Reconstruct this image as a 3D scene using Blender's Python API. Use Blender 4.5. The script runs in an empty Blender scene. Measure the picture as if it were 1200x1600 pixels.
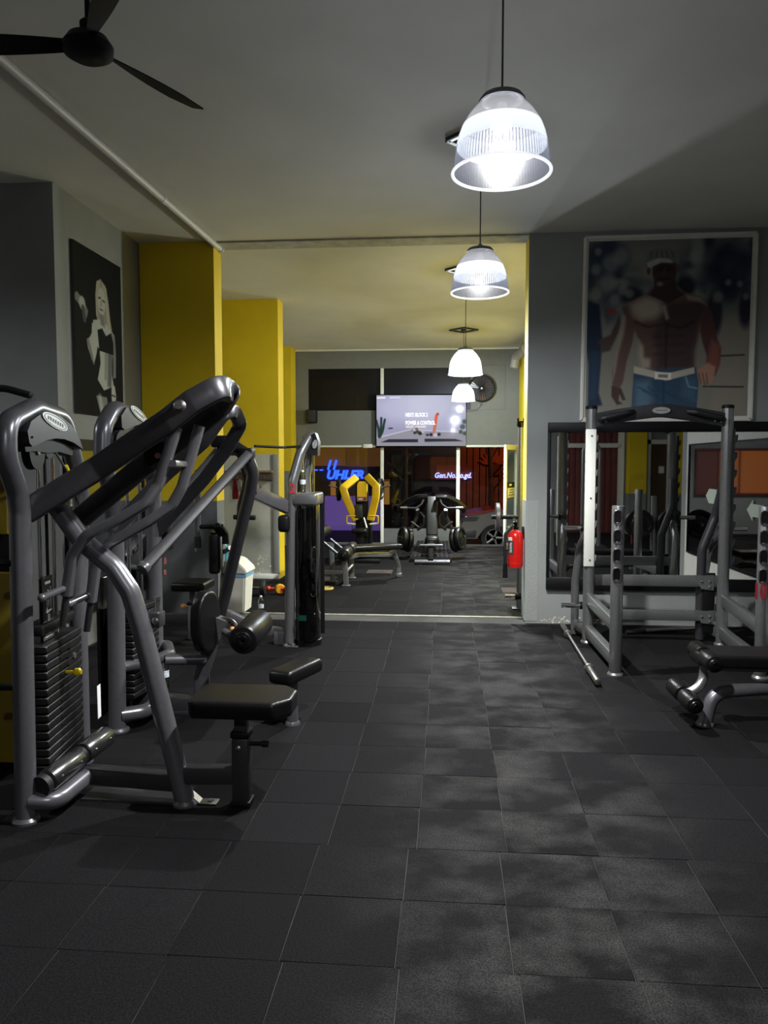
import bpy, bmesh, math, random
import numpy as np
from mathutils import Vector, Matrix

random.seed(7)
scene = bpy.context.scene
COL = scene.collection
PI = math.pi

# ------------------------------------------------------------------ camera
F, CX, CY, VX, VY, EYE = 1180.0, 600.0, 800.0, 699.0, 724.0, 1.65
_d = Vector((VX - CX, -(VY - CY), F)).normalized()          # room +Y seen from the camera
_z = Vector((0, _d.z, -_d.y)).normalized()
_x = _d.cross(_z)
if _x.x < 0:
    _x = -_x
RM = Matrix((_x, _d, _z))                                   # camera frame -> room frame
cam_data = bpy.data.cameras.new('camera')
cam_data.sensor_fit = 'HORIZONTAL'
cam_data.sensor_width = 36.0
cam_data.lens = F / 1200.0 * 36.0
cam_data.clip_start = 0.05
cam = bpy.data.objects.new('camera', cam_data)
COL.objects.link(cam)
_m = Matrix((RM @ Vector((1, 0, 0)), RM @ Vector((0, 1, 0)), RM @ Vector((0, 0, -1)))).transposed().to_4x4()
_m.translation = (0, 0, EYE)
cam.matrix_world = _m
scene.camera = cam

# ------------------------------------------------------------------ world, exposure
world = bpy.data.worlds.new('night')
scene.world = world
world.use_nodes = True
world.node_tree.nodes['Background'].inputs[0].default_value = (0.010, 0.012, 0.022, 1)
world.node_tree.nodes['Background'].inputs[1].default_value = 0.35
vs = scene.view_settings
vs.view_transform = 'Standard'
vs.look = 'None'
vs.gamma = 1.0
vs.use_curve_mapping = False
vs.exposure = 0.0
try:
    scene.cycles.max_bounces = 10
    scene.cycles.transparent_max_bounces = 24
    scene.cycles.sample_clamp_indirect = 4.0
    scene.cycles.use_denoising = True
except Exception:
    pass
PENDANT_WATTS = 560.0
BACK_BOOST = 1.5
STREET_WATTS = 150.0

def lamp(name, kind, loc, energy, color, size=0.1, parent=None):
    l = bpy.data.lights.new(name, kind)
    l.energy = energy
    l.color = color
    if kind == 'POINT':
        l.shadow_soft_size = size
    o = bpy.data.objects.new(name, l)
    COL.objects.link(o)
    if parent:
        o.parent = parent
        o.location = Vector(loc) - parent.location
    else:
        o.location = loc
    return o

# the street lamps outside
lamp('street_light', 'POINT', (2.6, 19.6, 4.2), STREET_WATTS, (1.0, 0.36, 0.12), 0.15)
lamp('street_light', 'POINT', (-7.0, 19.0, 4.5), STREET_WATTS * 0.25, (1.0, 0.45, 0.2), 0.15)

# ------------------------------------------------------------------ geometry helpers
def ray(u, v):
    return RM @ Vector((u - CX, -(v - CY), F))

def Q(u, v, Y):
    """room point at depth Y seen at photo pixel (u, v)"""
    r = ray(u, v)
    t = Y / r.y
    return Vector((r.x * t, Y, EYE + r.z * t))

def G(u, v, z=0.0):
    r = ray(u, v)
    t = (z - EYE) / r.z
    return Vector((r.x * t, r.y * t, z))

def lin1(c):
    c /= 255.0
    return c / 12.92 if c <= 0.04045 else ((c + 0.055) / 1.055) ** 2.4

def L(r, g, b, k=1.0):
    return (min(1, lin1(r) * k), min(1, lin1(g) * k), min(1, lin1(b) * k), 1)

def mat(name, color, rough=0.5, metal=0.0, noise=0.0, scale=8.0, bump=0.0, bump_scale=60.0, spec=0.5, coat=0.0):
    m = bpy.data.materials.new(name)
    m.use_nodes = True
    nt = m.node_tree
    b = nt.nodes['Principled BSDF']
    b.inputs['Base Color'].default_value = color if len(color) == 4 else (*color, 1)
    b.inputs['Roughness'].default_value = rough
    b.inputs['Metallic'].default_value = metal
    b.inputs['Specular IOR Level'].default_value = spec
    b.inputs['Coat Weight'].default_value = coat
    if noise or bump:
        geo = nt.nodes.new('ShaderNodeTexCoord')
    if noise:
        n = nt.nodes.new('ShaderNodeTexNoise')
        n.inputs['Scale'].default_value = scale
        n.inputs['Detail'].default_value = 6
        nt.links.new(geo.outputs['Object'], n.inputs['Vector'])
        r = nt.nodes.new('ShaderNodeMapRange')
        r.inputs['From Min'].default_value = 0.3
        r.inputs['From Max'].default_value = 0.7
        r.inputs['To Min'].default_value = 1 - noise
        r.inputs['To Max'].default_value = 1 + noise
        nt.links.new(n.outputs['Fac'], r.inputs['Value'])
        mx = nt.nodes.new('ShaderNodeVectorMath')
        mx.operation = 'SCALE'
        mx.inputs[0].default_value = color[:3]
        nt.links.new(r.outputs['Result'], mx.inputs['Scale'])
        nt.links.new(mx.outputs['Vector'], b.inputs['Base Color'])
        nt.links.new(n.outputs['Fac'], r.inputs['Value'])
    if bump:
        n2 = nt.nodes.new('ShaderNodeTexNoise')
        n2.inputs['Scale'].default_value = bump_scale
        n2.inputs['Detail'].default_value = 4
        nt.links.new(geo.outputs['Object'], n2.inputs['Vector'])
        bp = nt.nodes.new('ShaderNodeBump')
        bp.inputs['Strength'].default_value = bump
        bp.inputs['Distance'].default_value = 0.01
        nt.links.new(n2.outputs['Fac'], bp.inputs['Height'])
        nt.links.new(bp.outputs['Normal'], b.inputs['Normal'])
    return m

def emit(name, color, strength, glossy=0.0):
    m = bpy.data.materials.new(name)
    m.use_nodes = True
    b = m.node_tree.nodes['Principled BSDF']
    b.inputs['Base Color'].default_value = (0.02, 0.02, 0.02, 1)
    b.inputs['Emission Color'].default_value = color if len(color) == 4 else (*color, 1)
    b.inputs['Emission Strength'].default_value = strength
    return m

def glass_mat(name, tint=(1, 1, 1, 1), refl=1.0, base=0.04):
    """thin pane: clear transmission plus mirror-like Fresnel reflection"""
    m = bpy.data.materials.new(name)
    m.use_nodes = True
    nt = m.node_tree
    nt.nodes.remove(nt.nodes['Principled BSDF'])
    out = nt.nodes['Material Output']
    tr = nt.nodes.new('ShaderNodeBsdfTransparent')
    tr.inputs[0].default_value = tint
    gl = nt.nodes.new('ShaderNodeBsdfGlossy')
    gl.inputs['Roughness'].default_value = 0.02
    fr = nt.nodes.new('ShaderNodeFresnel')
    fr.inputs['IOR'].default_value = 1.5
    mx = nt.nodes.new('ShaderNodeMath')
    mx.operation = 'MULTIPLY'
    mx.inputs[1].default_value = refl
    nt.links.new(fr.outputs[0], mx.inputs[0])
    mix = nt.nodes.new('ShaderNodeMixShader')
    nt.links.new(mx.outputs[0], mix.inputs[0])
    nt.links.new(tr.outputs[0], mix.inputs[1])
    nt.links.new(gl.outputs[0], mix.inputs[2])
    nt.links.new(mix.outputs[0], out.inputs['Surface'])
    return m

def two_tone(name, top, bottom, z0, rough=0.7):
    """wall paint: one colour above height z0, another below"""
    m = mat(name, top, rough)
    nt = m.node_tree
    b = nt.nodes['Principled BSDF']
    g = nt.nodes.new('ShaderNodeNewGeometry')
    s = nt.nodes.new('ShaderNodeSeparateXYZ')
    nt.links.new(g.outputs['Position'], s.inputs[0])
    gt = nt.nodes.new('ShaderNodeMath')
    gt.operation = 'GREATER_THAN'
    gt.inputs[1].default_value = z0
    nt.links.new(s.outputs['Z'], gt.inputs[0])
    n = nt.nodes.new('ShaderNodeTexNoise')
    n.inputs['Scale'].default_value = 2.5
    n.inputs['Detail'].default_value = 8
    nt.links.new(g.outputs['Position'], n.inputs['Vector'])
    r = nt.nodes.new('ShaderNodeMapRange')
    r.inputs['To Min'].default_value = 0.88
    r.inputs['To Max'].default_value = 1.12
    nt.links.new(n.outputs['Fac'], r.inputs['Value'])
    mx = nt.nodes.new('ShaderNodeMix')
    mx.data_type = 'RGBA'
    mx.inputs[6].default_value = bottom
    mx.inputs[7].default_value = top
    nt.links.new(gt.outputs[0], mx.inputs[0])
    sc = nt.nodes.new('ShaderNodeVectorMath')
    sc.operation = 'SCALE'
    nt.links.new(mx.outputs[2], sc.inputs[0])
    nt.links.new(r.outputs['Result'], sc.inputs['Scale'])
    nt.links.new(sc.outputs['Vector'], b.inputs['Base Color'])
    return m

class MB:
    def __init__(self):
        self.bm = bmesh.new()

    def _merge(self, t, M):
        t.transform(M)
        me = bpy.data.meshes.new('t')
        t.to_mesh(me)
        t.free()
        self.bm.from_mesh(me)
        bpy.data.meshes.remove(me)

    def box(self, c, s, bevel=0.0, seg=2, rot=None):
        t = bmesh.new()
        bmesh.ops.create_cube(t, size=1.0)
        bmesh.ops.scale(t, vec=Vector(s), verts=t.verts)
        if bevel > 0:
            bmesh.ops.bevel(t, geom=t.edges[:], offset=bevel, segments=seg, profile=0.5, affect='EDGES')
        M = Matrix.Translation(Vector(c))
        if rot is not None:
            M = M @ rot.to_4x4()
        self._merge(t, M)
        return self

    def span(self, a, b, bevel=0.0, seg=2):
        a, b = Vector(a), Vector(b)
        return self.box((a + b) / 2, [abs(b[i] - a[i]) for i in range(3)], bevel, seg)

    def lathe(self, prof, c=(0, 0, 0), axis=(0, 0, 1), seg=24, caps=True):
        axis = Vector(axis).normalized()
        rot = Vector((0, 0, 1)).rotation_difference(axis).to_matrix()
        c = Vector(c)
        bm = self.bm
        rings = []
        for r, z in prof:
            rings.append([bm.verts.new(c + rot @ Vector((r * math.cos(2 * PI * i / seg), r * math.sin(2 * PI * i / seg), z))) for i in range(seg)])
        for a, b in zip(rings, rings[1:]):
            for i in range(seg):
                j = (i + 1) % seg
                bm.faces.new((a[i], a[j], b[j], b[i]))
        if caps:
            if prof[0][0] > 1e-5:
                bm.faces.new(list(reversed(rings[0])))
            if prof[-1][0] > 1e-5:
                bm.faces.new(rings[-1])
        return self

    def cyl(self, a, b, r, seg=16, r2=None, bev=0.0):
        a, b = Vector(a), Vector(b)
        h = (b - a).length
        r2 = r if r2 is None else r2
        if bev:
            p = [(r - bev, 0), (r - bev * .3, bev * .3), (r, bev), (r2, h - bev), (r2 - bev * .3, h - bev * .3), (r2 - bev, h)]
        else:
            p = [(r, 0), (r2, h)]
        return self.lathe(p, a, b - a, seg)

    def sphere(self, c, r, seg=16, scale=(1, 1, 1)):
        t = bmesh.new()
        bmesh.ops.create_uvsphere(t, u_segments=seg, v_segments=max(6, seg // 2), radius=r)
        self._merge(t, Matrix.Translation(Vector(c)) @ Matrix.Diagonal((*scale, 1)))
        return self

    def tube(self, pts, r=0.03, fillet=0.08, seg=14, rect=None, up=(0, 0, 1), closed=False, arc=6):
        """sweep a round (r) or rounded rectangular (rect = (width, height)) profile along pts"""
        pts = [Vector(p) for p in pts]
        path = []
        n = len(pts)
        for i, p in enumerate(pts):
            if (i == 0 or i == n - 1) and not closed:
                path.append(p)
                continue
            a, b = pts[i - 1], pts[(i + 1) % n]
            d1, d2 = (a - p), (b - p)
            l1, l2 = d1.length, d2.length
            d1.normalize(); d2.normalize()
            ang = d1.angle(d2)
            if ang > 3.10 or fillet <= 0:
                path.append(p)
                continue
            f = min(fillet / max(math.tan(ang / 2), 0.05), l1 * 0.48, l2 * 0.48)
            s, e = p + d1 * f, p + d2 * f
            for k in range(arc + 1):
                t = k / arc
                path.append(s * (1 - t) ** 2 + p * 2 * t * (1 - t) + e * t ** 2)
        if rect:
            w, h = rect[0] / 2, rect[1] / 2
            c = min(w, h) * (rect[2] if len(rect) > 2 else 0.28)
            prof = []
            for sx, sy, a0 in ((1, 1, 0), (-1, 1, 90), (-1, -1, 180), (1, -1, 270)):
                for k in range(3):
                    a = math.radians(a0 + 45 * k)
                    prof.append((sx * (w - c) + c * math.cos(a), sy * (h - c) + c * math.sin(a)))
        else:
            prof = [(r * math.cos(2 * PI * i / seg), r * math.sin(2 * PI * i / seg)) for i in range(seg)]
        bm = self.bm
        m = len(path)
        rings = []
        nrm = None
        for i in range(m):
            if closed:
                t = (path[(i + 1) % m] - path[i - 1])
            else:
                t = path[min(i + 1, m - 1)] - path[max(i - 1, 0)]
            if t.length < 1e-9:
                t = Vector((0, 0, 1))
            t.normalize()
            if rect:
                u = Vector(up)
                nrm = (u - t * u.dot(t))
                if nrm.length < 1e-3:
                    nrm = t.orthogonal()
            elif nrm is None:
                nrm = t.orthogonal()
            else:
                nrm = nrm - t * nrm.dot(t)
            nrm.normalize()
            s = t.cross(nrm)
            rings.append([bm.verts.new(path[i] + s * px + nrm * py) for px, py in prof])
        k = len(prof)
        pairs = list(zip(rings, rings[1:])) + ([(rings[-1], rings[0])] if closed else [])
        for a, b in pairs:
            for i in range(k):
                j = (i + 1) % k
                bm.faces.new((a[i], a[j], b[j], b[i]))
        if not closed:
            bm.faces.new(list(reversed(rings[0])))
            bm.faces.new(rings[-1])
        return self

    def prism(self, poly, thick):
        """extrude a planar polygon (room points) by the vector thick"""
        bm = self.bm
        thick = Vector(thick)
        a = [bm.verts.new(Vector(p)) for p in poly]
        b = [bm.verts.new(Vector(p) + thick) for p in poly]
        n = len(a)
        bm.faces.new(a)
        bm.faces.new(list(reversed(b)))
        for i in range(n):
            j = (i + 1) % n
            bm.faces.new((a[i], b[i], b[j], a[j]))
        return self

    def mesh(self, name):
        bmesh.ops.recalc_face_normals(self.bm, faces=self.bm.faces)
        me = bpy.data.meshes.new(name)
        self.bm.to_mesh(me)
        self.bm.free()
        me.polygons.foreach_set('use_smooth', [True] * len(me.polygons))
        me.set_sharp_from_angle(angle=math.radians(38))
        return me

def wloc(o):
    p = Vector((0, 0, 0))
    while o is not None:
        p += o.location
        o = o.parent
    return p

def obj(name, mb, m, parent=None, label=None, origin=None):
    me = mb.mesh(name) if isinstance(mb, MB) else mb
    o = bpy.data.objects.new(name, me)
    COL.objects.link(o)
    me.materials.append(m)
    if parent is not None:
        off = wloc(parent)
        me.transform(Matrix.Translation(-off))
        o.parent = parent
    elif origin is not None:
        me.transform(Matrix.Translation(-Vector(origin)))
        o.location = origin
    if label:
        o['label'] = label
    return o

def share(src, loc, parent=None, name=None):
    """another object on the same mesh data"""
    o = src.copy()
    COL.objects.link(o)
    o.location = loc
    if parent is not None:
        o.parent = parent
    return o

def tag(o, label, cat, group=None, kind=None):
    o['label'] = label
    o['category'] = cat
    if group:
        o['group'] = group
    if kind:
        o['kind'] = kind
    return o

def thing(name, label, cat, loc, group=None):
    o = bpy.data.objects.new(name, None)
    o.empty_display_size = 0.1
    COL.objects.link(o)
    o.location = loc
    return tag(o, label, cat, group)

def struct(name, mb, m, parent=None):
    o = obj(name, mb, m, parent)
    if parent is None:
        o['kind'] = 'structure'
    return o

def text(name, body, size, m, parent, loc, xdir=(1, 0, 0), ydir=(0, 0, 1), extrude=0.001, bold=0.0, shear=0.0, align='CENTER', squeeze=1.0, space=1.0):
    c = bpy.data.curves.new(name, 'FONT')
    c.body = body
    c.size = size
    c.extrude = extrude
    c.offset = bold
    c.shear = shear
    c.align_x = align
    c.align_y = 'CENTER'
    c.space_character = space
    c.resolution_u = 3
    t = bpy.data.objects.new(name + '_tmp', c)
    COL.objects.link(t)
    dg = bpy.context.evaluated_depsgraph_get()
    me = bpy.data.meshes.new_from_object(t.evaluated_get(dg))
    bpy.data.objects.remove(t)
    bpy.data.curves.remove(c)
    me.materials.clear()
    me.transform(Matrix.Diagonal((squeeze, 1, 1, 1)))
    x, y = Vector(xdir).normalized(), Vector(ydir).normalized()
    z = x.cross(y)
    M = Matrix((x, y, z)).transposed().to_4x4()
    M.translation = Vector(loc)
    me.transform(M)
    me.name = name
    return obj(name, me, m, parent)

# ------------------------------------------------------------------ flat print: a fine grid coloured per vertex
class Canvas:
    """a small picture painted in photo colours (0..255), y down"""
    def __init__(self, w, h, bg):
        self.w, self.h = w, h
        self.a = np.zeros((h, w, 3)) + np.array(bg, float)
        self.X, self.Y = np.meshgrid((np.arange(w) + .5) / w, (np.arange(h) + .5) / h)

    def put(self, alpha, col):
        col = np.array(col, float)
        self.a = self.a * (1 - alpha[..., None]) + col * alpha[..., None]

    def ell(self, cx, cy, rx, ry, col, soft=0.15, op=1.0, ang=0.0):
        c, s = math.cos(ang), math.sin(ang)
        asp = self.h / self.w
        dx, dy = (self.X - cx), (self.Y - cy) * asp
        ex = (dx * c + dy * s) / rx
        ey = (-dx * s + dy * c) / (ry * asp)
        d = np.sqrt(ex ** 2 + ey ** 2)
        self.put(np.clip((1 - d) / soft + .5, 0, 1) * op, col)

    def poly(self, pts, col, soft=0.006, op=1.0):
        pts = np.array(pts, float)
        asp = self.h / self.w
        ins = np.zeros(self.X.shape, bool)
        dist = np.full(self.X.shape, 9.0)
        n = len(pts)
        for i in range(n):
            x1, y1 = pts[i]
            x2, y2 = pts[(i + 1) % n]
            cond = ((y1 > self.Y) != (y2 > self.Y))
            with np.errstate(divide='ignore', invalid='ignore'):
                xi = (x2 - x1) * (self.Y - y1) / ((y2 - y1) if y2 != y1 else 1e-9) + x1
            ins ^= cond & (self.X < xi)
            ux, uy = x2 - x1, (y2 - y1) * asp
            l2 = ux * ux + uy * uy + 1e-12
            t = np.clip(((self.X - x1) * ux + (self.Y - y1) * asp * uy) / l2, 0, 1)
            dist = np.minimum(dist, np.hypot(self.X - x1 - t * ux, (self.Y - y1) * asp - t * uy))
        sd = np.where(ins, dist, -dist)
        self.put(np.clip(sd / soft + .5, 0, 1) * op, col)

    def line(self, pts, wd, col, soft=0.006, op=1.0):
        asp = self.h / self.w
        dist = np.full(self.X.shape, 9.0)
        for (x1, y1), (x2, y2) in zip(pts, pts[1:]):
            ux, uy = x2 - x1, (y2 - y1) * asp
            l2 = ux * ux + uy * uy + 1e-12
            t = np.clip(((self.X - x1) * ux + (self.Y - y1) * asp * uy) / l2, 0, 1)
            dist = np.minimum(dist, np.hypot(self.X - x1 - t * ux, (self.Y - y1) * asp - t * uy))
        self.put(np.clip((wd - dist) / soft + .5, 0, 1) * op, col)

    def build(self, name, c00, c10, c01, c11, m, parent, gain=1.0):
        """corners: top-left, top-right, bottom-left, bottom-right room points"""
        w, h = self.w, self.h
        s = np.linspace(0, 1, w)[None, :, None]
        t = np.linspace(0, 1, h)[:, None, None]
        A, B, C, D = (np.array(v) for v in (c00, c10, c01, c11))
        P = (A * (1 - s) + B * s) * (1 - t) + (C * (1 - s) + D * s) * t
        idx = np.arange(w * h).reshape(h, w)
        faces = np.stack([idx[1:, :-1], idx[1:, 1:], idx[:-1, 1:], idx[:-1, :-1]], -1).reshape(-1, 4)
        me = bpy.data.meshes.new(name)
        me.from_pydata(P.reshape(-1, 3).tolist(), [], faces.tolist())
        v = np.clip(self.a / 255.0, 0, 1)
        lin = np.where(v <= 0.04045, v / 12.92, ((v + 0.055) / 1.055) ** 2.4) * gain
        col = np.ones((h * w, 4))
        col[:, :3] = np.clip(lin.reshape(-1, 3), 0, 1)
        at = me.attributes.new('print', 'FLOAT_COLOR', 'POINT')
        at.data.foreach_set('color', col.ravel())
        return obj(name, me, m, parent)

def print_mat(name, rough=0.35, glow=0.0):
    m = bpy.data.materials.new(name)
    m.use_nodes = True
    nt = m.node_tree
    b = nt.nodes['Principled BSDF']
    a = nt.nodes.new('ShaderNodeAttribute')
    a.attribute_name = 'print'
    b.inputs['Roughness'].default_value = rough
    if glow:
        b.inputs['Specular IOR Level'].default_value = 0.3
        b.inputs['Base Color'].default_value = (0.01, 0.01, 0.01, 1)
        nt.links.new(a.outputs['Color'], b.inputs['Emission Color'])
        b.inputs['Emission Strength'].default_value = glow
    else:
        b.inputs['Specular IOR Level'].default_value = 0.08
        nt.links.new(a.outputs['Color'], b.inputs['Base Color'])
    return m

# ------------------------------------------------------------------ materials
GREY = L(122, 124, 122)
GREY_D = L(98, 100, 103)
YEL = (0.66, 0.475, 0.003, 1)
M_grey = mat('grey wall paint', GREY, 0.72, noise=0.06, scale=3, bump=0.15, bump_scale=25)
M_greyd = mat('dark grey wall paint', GREY_D, 0.72, noise=0.06, scale=3, bump=0.15, bump_scale=25)
M_ceil = mat('ceiling paint', L(208, 207, 200), 0.85, noise=0.05, scale=1.6, bump=0.1, bump_scale=12)
M_yel = mat('yellow wall paint', YEL, 0.6, noise=0.05, scale=2)
M_white = mat('white painted frame', L(214, 214, 204), 0.45, noise=0.05)
M_steel = mat('grey metallic frame paint', (0.135, 0.135, 0.148, 1), 0.30, 0.55, noise=0.06, scale=30)
M_steel2 = mat('silver frame paint', (0.225, 0.23, 0.232, 1), 0.30, 0.72, noise=0.06, scale=30)
M_steeld = mat('dark metallic frame paint', (0.048, 0.048, 0.053, 1), 0.34, 0.5, noise=0.08, scale=30)
M_chrome = mat('chromed steel', (0.62, 0.62, 0.62, 1), 0.16, 1.0)
M_iron = mat('worn steel', (0.36, 0.35, 0.33, 1), 0.35, 1.0, noise=0.2, scale=40)
M_black = mat('black plastic', (0.0045, 0.0045, 0.0055, 1), 0.5, noise=0.1, spec=.2)
M_gloss = mat('glossy black', (0.003, 0.003, 0.004, 1), 0.14)
M_rub = mat('black rubber', (0.0055, 0.0055, 0.006, 1), 0.6, noise=0.2, bump=0.1)
M_vinyl = mat('black vinyl', (0.0045, 0.0045, 0.005, 1), 0.32, noise=0.15, scale=12, bump=0.12, bump_scale=140, spec=.32)
M_plate = mat('dark weight plate', (0.006, 0.006, 0.007, 1), 0.45, 0.2, noise=0.2)
M_bigplate = mat('rubber weight disc', (0.005, 0.005, 0.006, 1), 0.42, noise=0.2, spec=.35)
M_shroud = mat('charcoal plastic shroud', (0.014, 0.0145, 0.016, 1), 0.42, noise=0.05, spec=.25)
M_badge = mat('pale badge', (0.40, 0.41, 0.39, 1), 0.35, 0.2)
M_ink = mat('dark print', (0.05, 0.05, 0.055, 1), 0.5)
M_whiteprint = mat('white print', (0.75, 0.75, 0.75, 1), 0.5)
M_redpaint = mat('red paint mark', (0.34, 0.02, 0.035, 1), 0.5, noise=0.2, scale=40)
M_pin = mat('yellow plastic', (0.80, 0.62, 0.01, 1), 0.3)
M_yframe = mat('yellow powder coat', (0.72, 0.46, 0.01, 1), 0.35)
M_red = mat('red enamel', (0.62, 0.012, 0.008, 1), 0.25, coat=0.5, noise=0.05)
M_mirror = mat('mirror glass', (0.80, 0.82, 0.81, 1), 0.015, 1.0)
M_darkmirror = mat('dim mirror glass', (0.20, 0.20, 0.20, 1), 0.03, 1.0)
M_glass = glass_mat('window glass', (0.93, 0.95, 0.96, 1), 1.0)
M_glassd = glass_mat('dim upper pane', (.8, .8, .82, 1), .35)
M_smoke = glass_mat('smoked acrylic', (0.05, 0.05, 0.055, 1), 2.0)
M_pet = glass_mat('clear bottle plastic', (0.88, 0.92, 0.95, 1), 2.5)
M_brass = mat('orange plastic knob', (0.55, 0.25, 0.08, 1), 0.4)

# ------------------------------------------------------------------ the room
ZC = 3.96
YP = 7.85          # front face of the wall with the wide opening
YB = 15.40         # back wall (shop front)
XL, XR = -2.44, 0.81   # opening
W = struct

# ceiling
W('ceiling', MB().span((-6, -3.2, ZC), (6.4, YB + 0.3, ZC + 0.2)), M_ceil)
W('trim_1', MB().span((XL, YP + 0.02, ZC - 0.018), (XR, YP + 0.28, ZC + 0.02)), mat('rough plaster strip', L(170, 170, 162), 0.9, noise=0.2, scale=9, bump=0.5, bump_scale=20))
# left side of the front room
W('wall_left', MB().span((-6.2, -3.2, -0.4), (-6.0, 6.1, ZC)), M_grey)
W('wall_left_front', MB().span((-6.2, 6.12, -0.4), (-3.25, 6.3, ZC)), M_grey)
W('wall_left_recess', MB().span((-3.45, 6.301, -0.4), (-3.25, YP + 0.3, ZC)), M_grey)
# yellow column at the left of the opening
M_col1 = two_tone('yellow over grey paint', YEL, L(104, 106, 108), 1.25)
W('wall_left_column', MB().span((-3.24, YP, -0.05), (XL, YP + 0.26, ZC)), M_col1)
# right wall with the poster and the mirror
M_pillar = mat('grey pillar paint', L(138, 142, 140), .7, noise=.05, scale=3, bump=.15, bump_scale=25)
W('wall_right_front', MB().span((XR, YP, -0.05), (3.5, YP + 0.02, ZC)), M_pillar)
M_reveal = two_tone('yellow reveal over grey', (0.72, 0.56, 0.03, 1), L(125, 128, 126), 1.22)
W('wall_right_reveal', MB().span((XR + 0.001, YP + 0.021, -0.05), (3.5, YP + 0.34, ZC)), M_reveal)
M_white_wall = mat('off-white wall paint', L(190, 190, 184), 0.8, noise=0.04)
W('wall_right', MB().span((3.4, 4.55, -0.05), (3.6, YP, ZC)), M_white_wall)
W('wall_right_return', MB().span((3.4, 4.35, -0.05), (6.4, 4.54, ZC)), M_grey)
W('wall_right_far', MB().span((6.2, -3.2, -0.05), (6.4, 4.34, ZC)), M_grey)
W('wall_rear', MB().span((-6, -3.2, -0.05), (6.2, -2.6, ZC)), M_grey)
# back room sides
W('wall_back_left', MB().span((-3.9, YP + 0.27, -0.4), (-3.7, YB + 0.3, ZC)), M_grey)
M_col2 = two_tone('yellow column paint', YEL, L(150, 152, 146), 0.0)
W('wall_left_second_column', MB().span((-3.69, 10.62, -0.05), (-2.39, 10.95, ZC)), M_col2)
M_col3 = two_tone('yellow column with grey foot', YEL, L(120, 122, 120), 1.50)
W('wall_left_third_column', MB().span((-3.69, 14.9, -0.05), (-3.10, YB - 0.02, ZC)), M_col3)
M_rw = two_tone('yellow side wall over grey', (0.70, 0.52, 0.004, 1), L(110, 112, 110), 0.90)
W('wall_back_right', MB().span((1.42, YP + 0.345, -0.05), (1.62, YB - 0.01, ZC)), M_rw)
# light grey panel on the second column with its hook rail
M_panel = mat('scuffed light grey panel', L(172, 173, 164), 0.6, noise=0.10, scale=3)
nt = M_panel.node_tree
def stain(m, c, r0, r1, col, strength):
    """a dirt mark of its own shape around room point c"""
    nt = m.node_tree
    b = nt.nodes['Principled BSDF']
    src = b.inputs['Base Color'].links[0].from_socket
    g = nt.nodes.new('ShaderNodeNewGeometry')
    d = nt.nodes.new('ShaderNodeVectorMath'); d.operation = 'DISTANCE'; d.inputs[1].default_value = c
    n = nt.nodes.new('ShaderNodeTexNoise'); n.inputs['Scale'].default_value = 4; n.inputs['Detail'].default_value = 5
    nt.links.new(g.outputs['Position'], n.inputs['Vector']); nt.links.new(g.outputs['Position'], d.inputs[0])
    ad = nt.nodes.new('ShaderNodeMath'); ad.operation = 'MULTIPLY_ADD'; ad.inputs[1].default_value = .35
    nt.links.new(n.outputs['Fac'], ad.inputs[0]); nt.links.new(d.outputs['Value'], ad.inputs[2])
    mr = nt.nodes.new('ShaderNodeMapRange'); mr.interpolation_type = 'SMOOTHSTEP'
    mr.inputs['From Min'].default_value = r1 + .17; mr.inputs['From Max'].default_value = r0 + .17; mr.inputs['To Max'].default_value = strength
    nt.links.new(ad.outputs[0], mr.inputs['Value'])
    mx = nt.nodes.new('ShaderNodeMix'); mx.data_type = 'RGBA'; mx.inputs[7].default_value = col
    nt.links.new(mr.outputs[0], mx.inputs[0]); nt.links.new(src, mx.inputs[6])
    nt.links.new(mx.outputs[2], b.inputs['Base Color'])
stain(M_panel, Q(396, 832, 10.585), .05, .34, L(88, 88, 82), .75)
flk = random.Random(4)
for k_ in range(14):
    pf = Q(flk.uniform(396, 420), flk.uniform(868, 912), 10.585)
    stain(M_panel, pf, .0, .03, L(226, 220, 196), 1.0) if k_ < 0 else None
fm = MB()
for k_ in range(26):
    pf = Q(flk.gauss(410, 6), flk.uniform(868, 912), 10.584)
    w_ = flk.uniform(.006, .02)
    fm.prism([pf + Vector((w_ * math.cos(a_) * flk.uniform(.5, 1.2), 0, w_ * math.sin(a_) * flk.uniform(.5, 1.3))) for a_ in [2 * PI * i_ / 7 for i_ in range(7)]], (0, -.0015, 0))
pnl_ = W('trim_2', MB().span((-3.68, 10.585, 0.04), (-2.40, 10.618, 1.78), 0.006), M_panel)
fo_ = obj('paint_flakes', fm, mat('flaked plaster', L(224, 218, 196), .9), pnl_); fo_['kind'] = 'stuff'
W('trim_3', MB().span((-2.47, 10.56, 0.04), (-2.385, 10.584, 1.78), 0.004), mat('grey edge strip', L(140, 142, 138), 0.6))
W('baseboard_left', MB().span((-3.68, 10.55, 0.0), (-2.385, 10.582, 0.07), 0.004), M_white)
# diamond plate corner guard on the pillar: real raised lozenges
guard = MB().span((XR - 0.006, YP - 0.006, 0.02), (XR + 0.125, YP, 1.27))
guard.span((XR - 0.006, YP, 0.02), (XR, YP + 0.33, 1.27))
for r in range(62):
    z = 0.04 + r * 0.02
    for c in range(4):
        x = XR + 0.012 + c * 0.03 + (0.015 if r % 2 else 0)
        if x > XR + 0.118:
            continue
        s = 1 if (r + c) % 2 else -1
        a, b = Vector((x - .009, YP - .006, z - s * .005)), Vector((x + .009, YP - .006, z + s * .005))
        guard.prism([a, (a + b) / 2 + Vector((0, 0, -.004)), b, (a + b) / 2 + Vector((0, 0, .004))], (0, -0.003, 0))
W('trim_4', guard, mat('painted checker plate', L(150, 155, 152), 0.45, 0.0))

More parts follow.
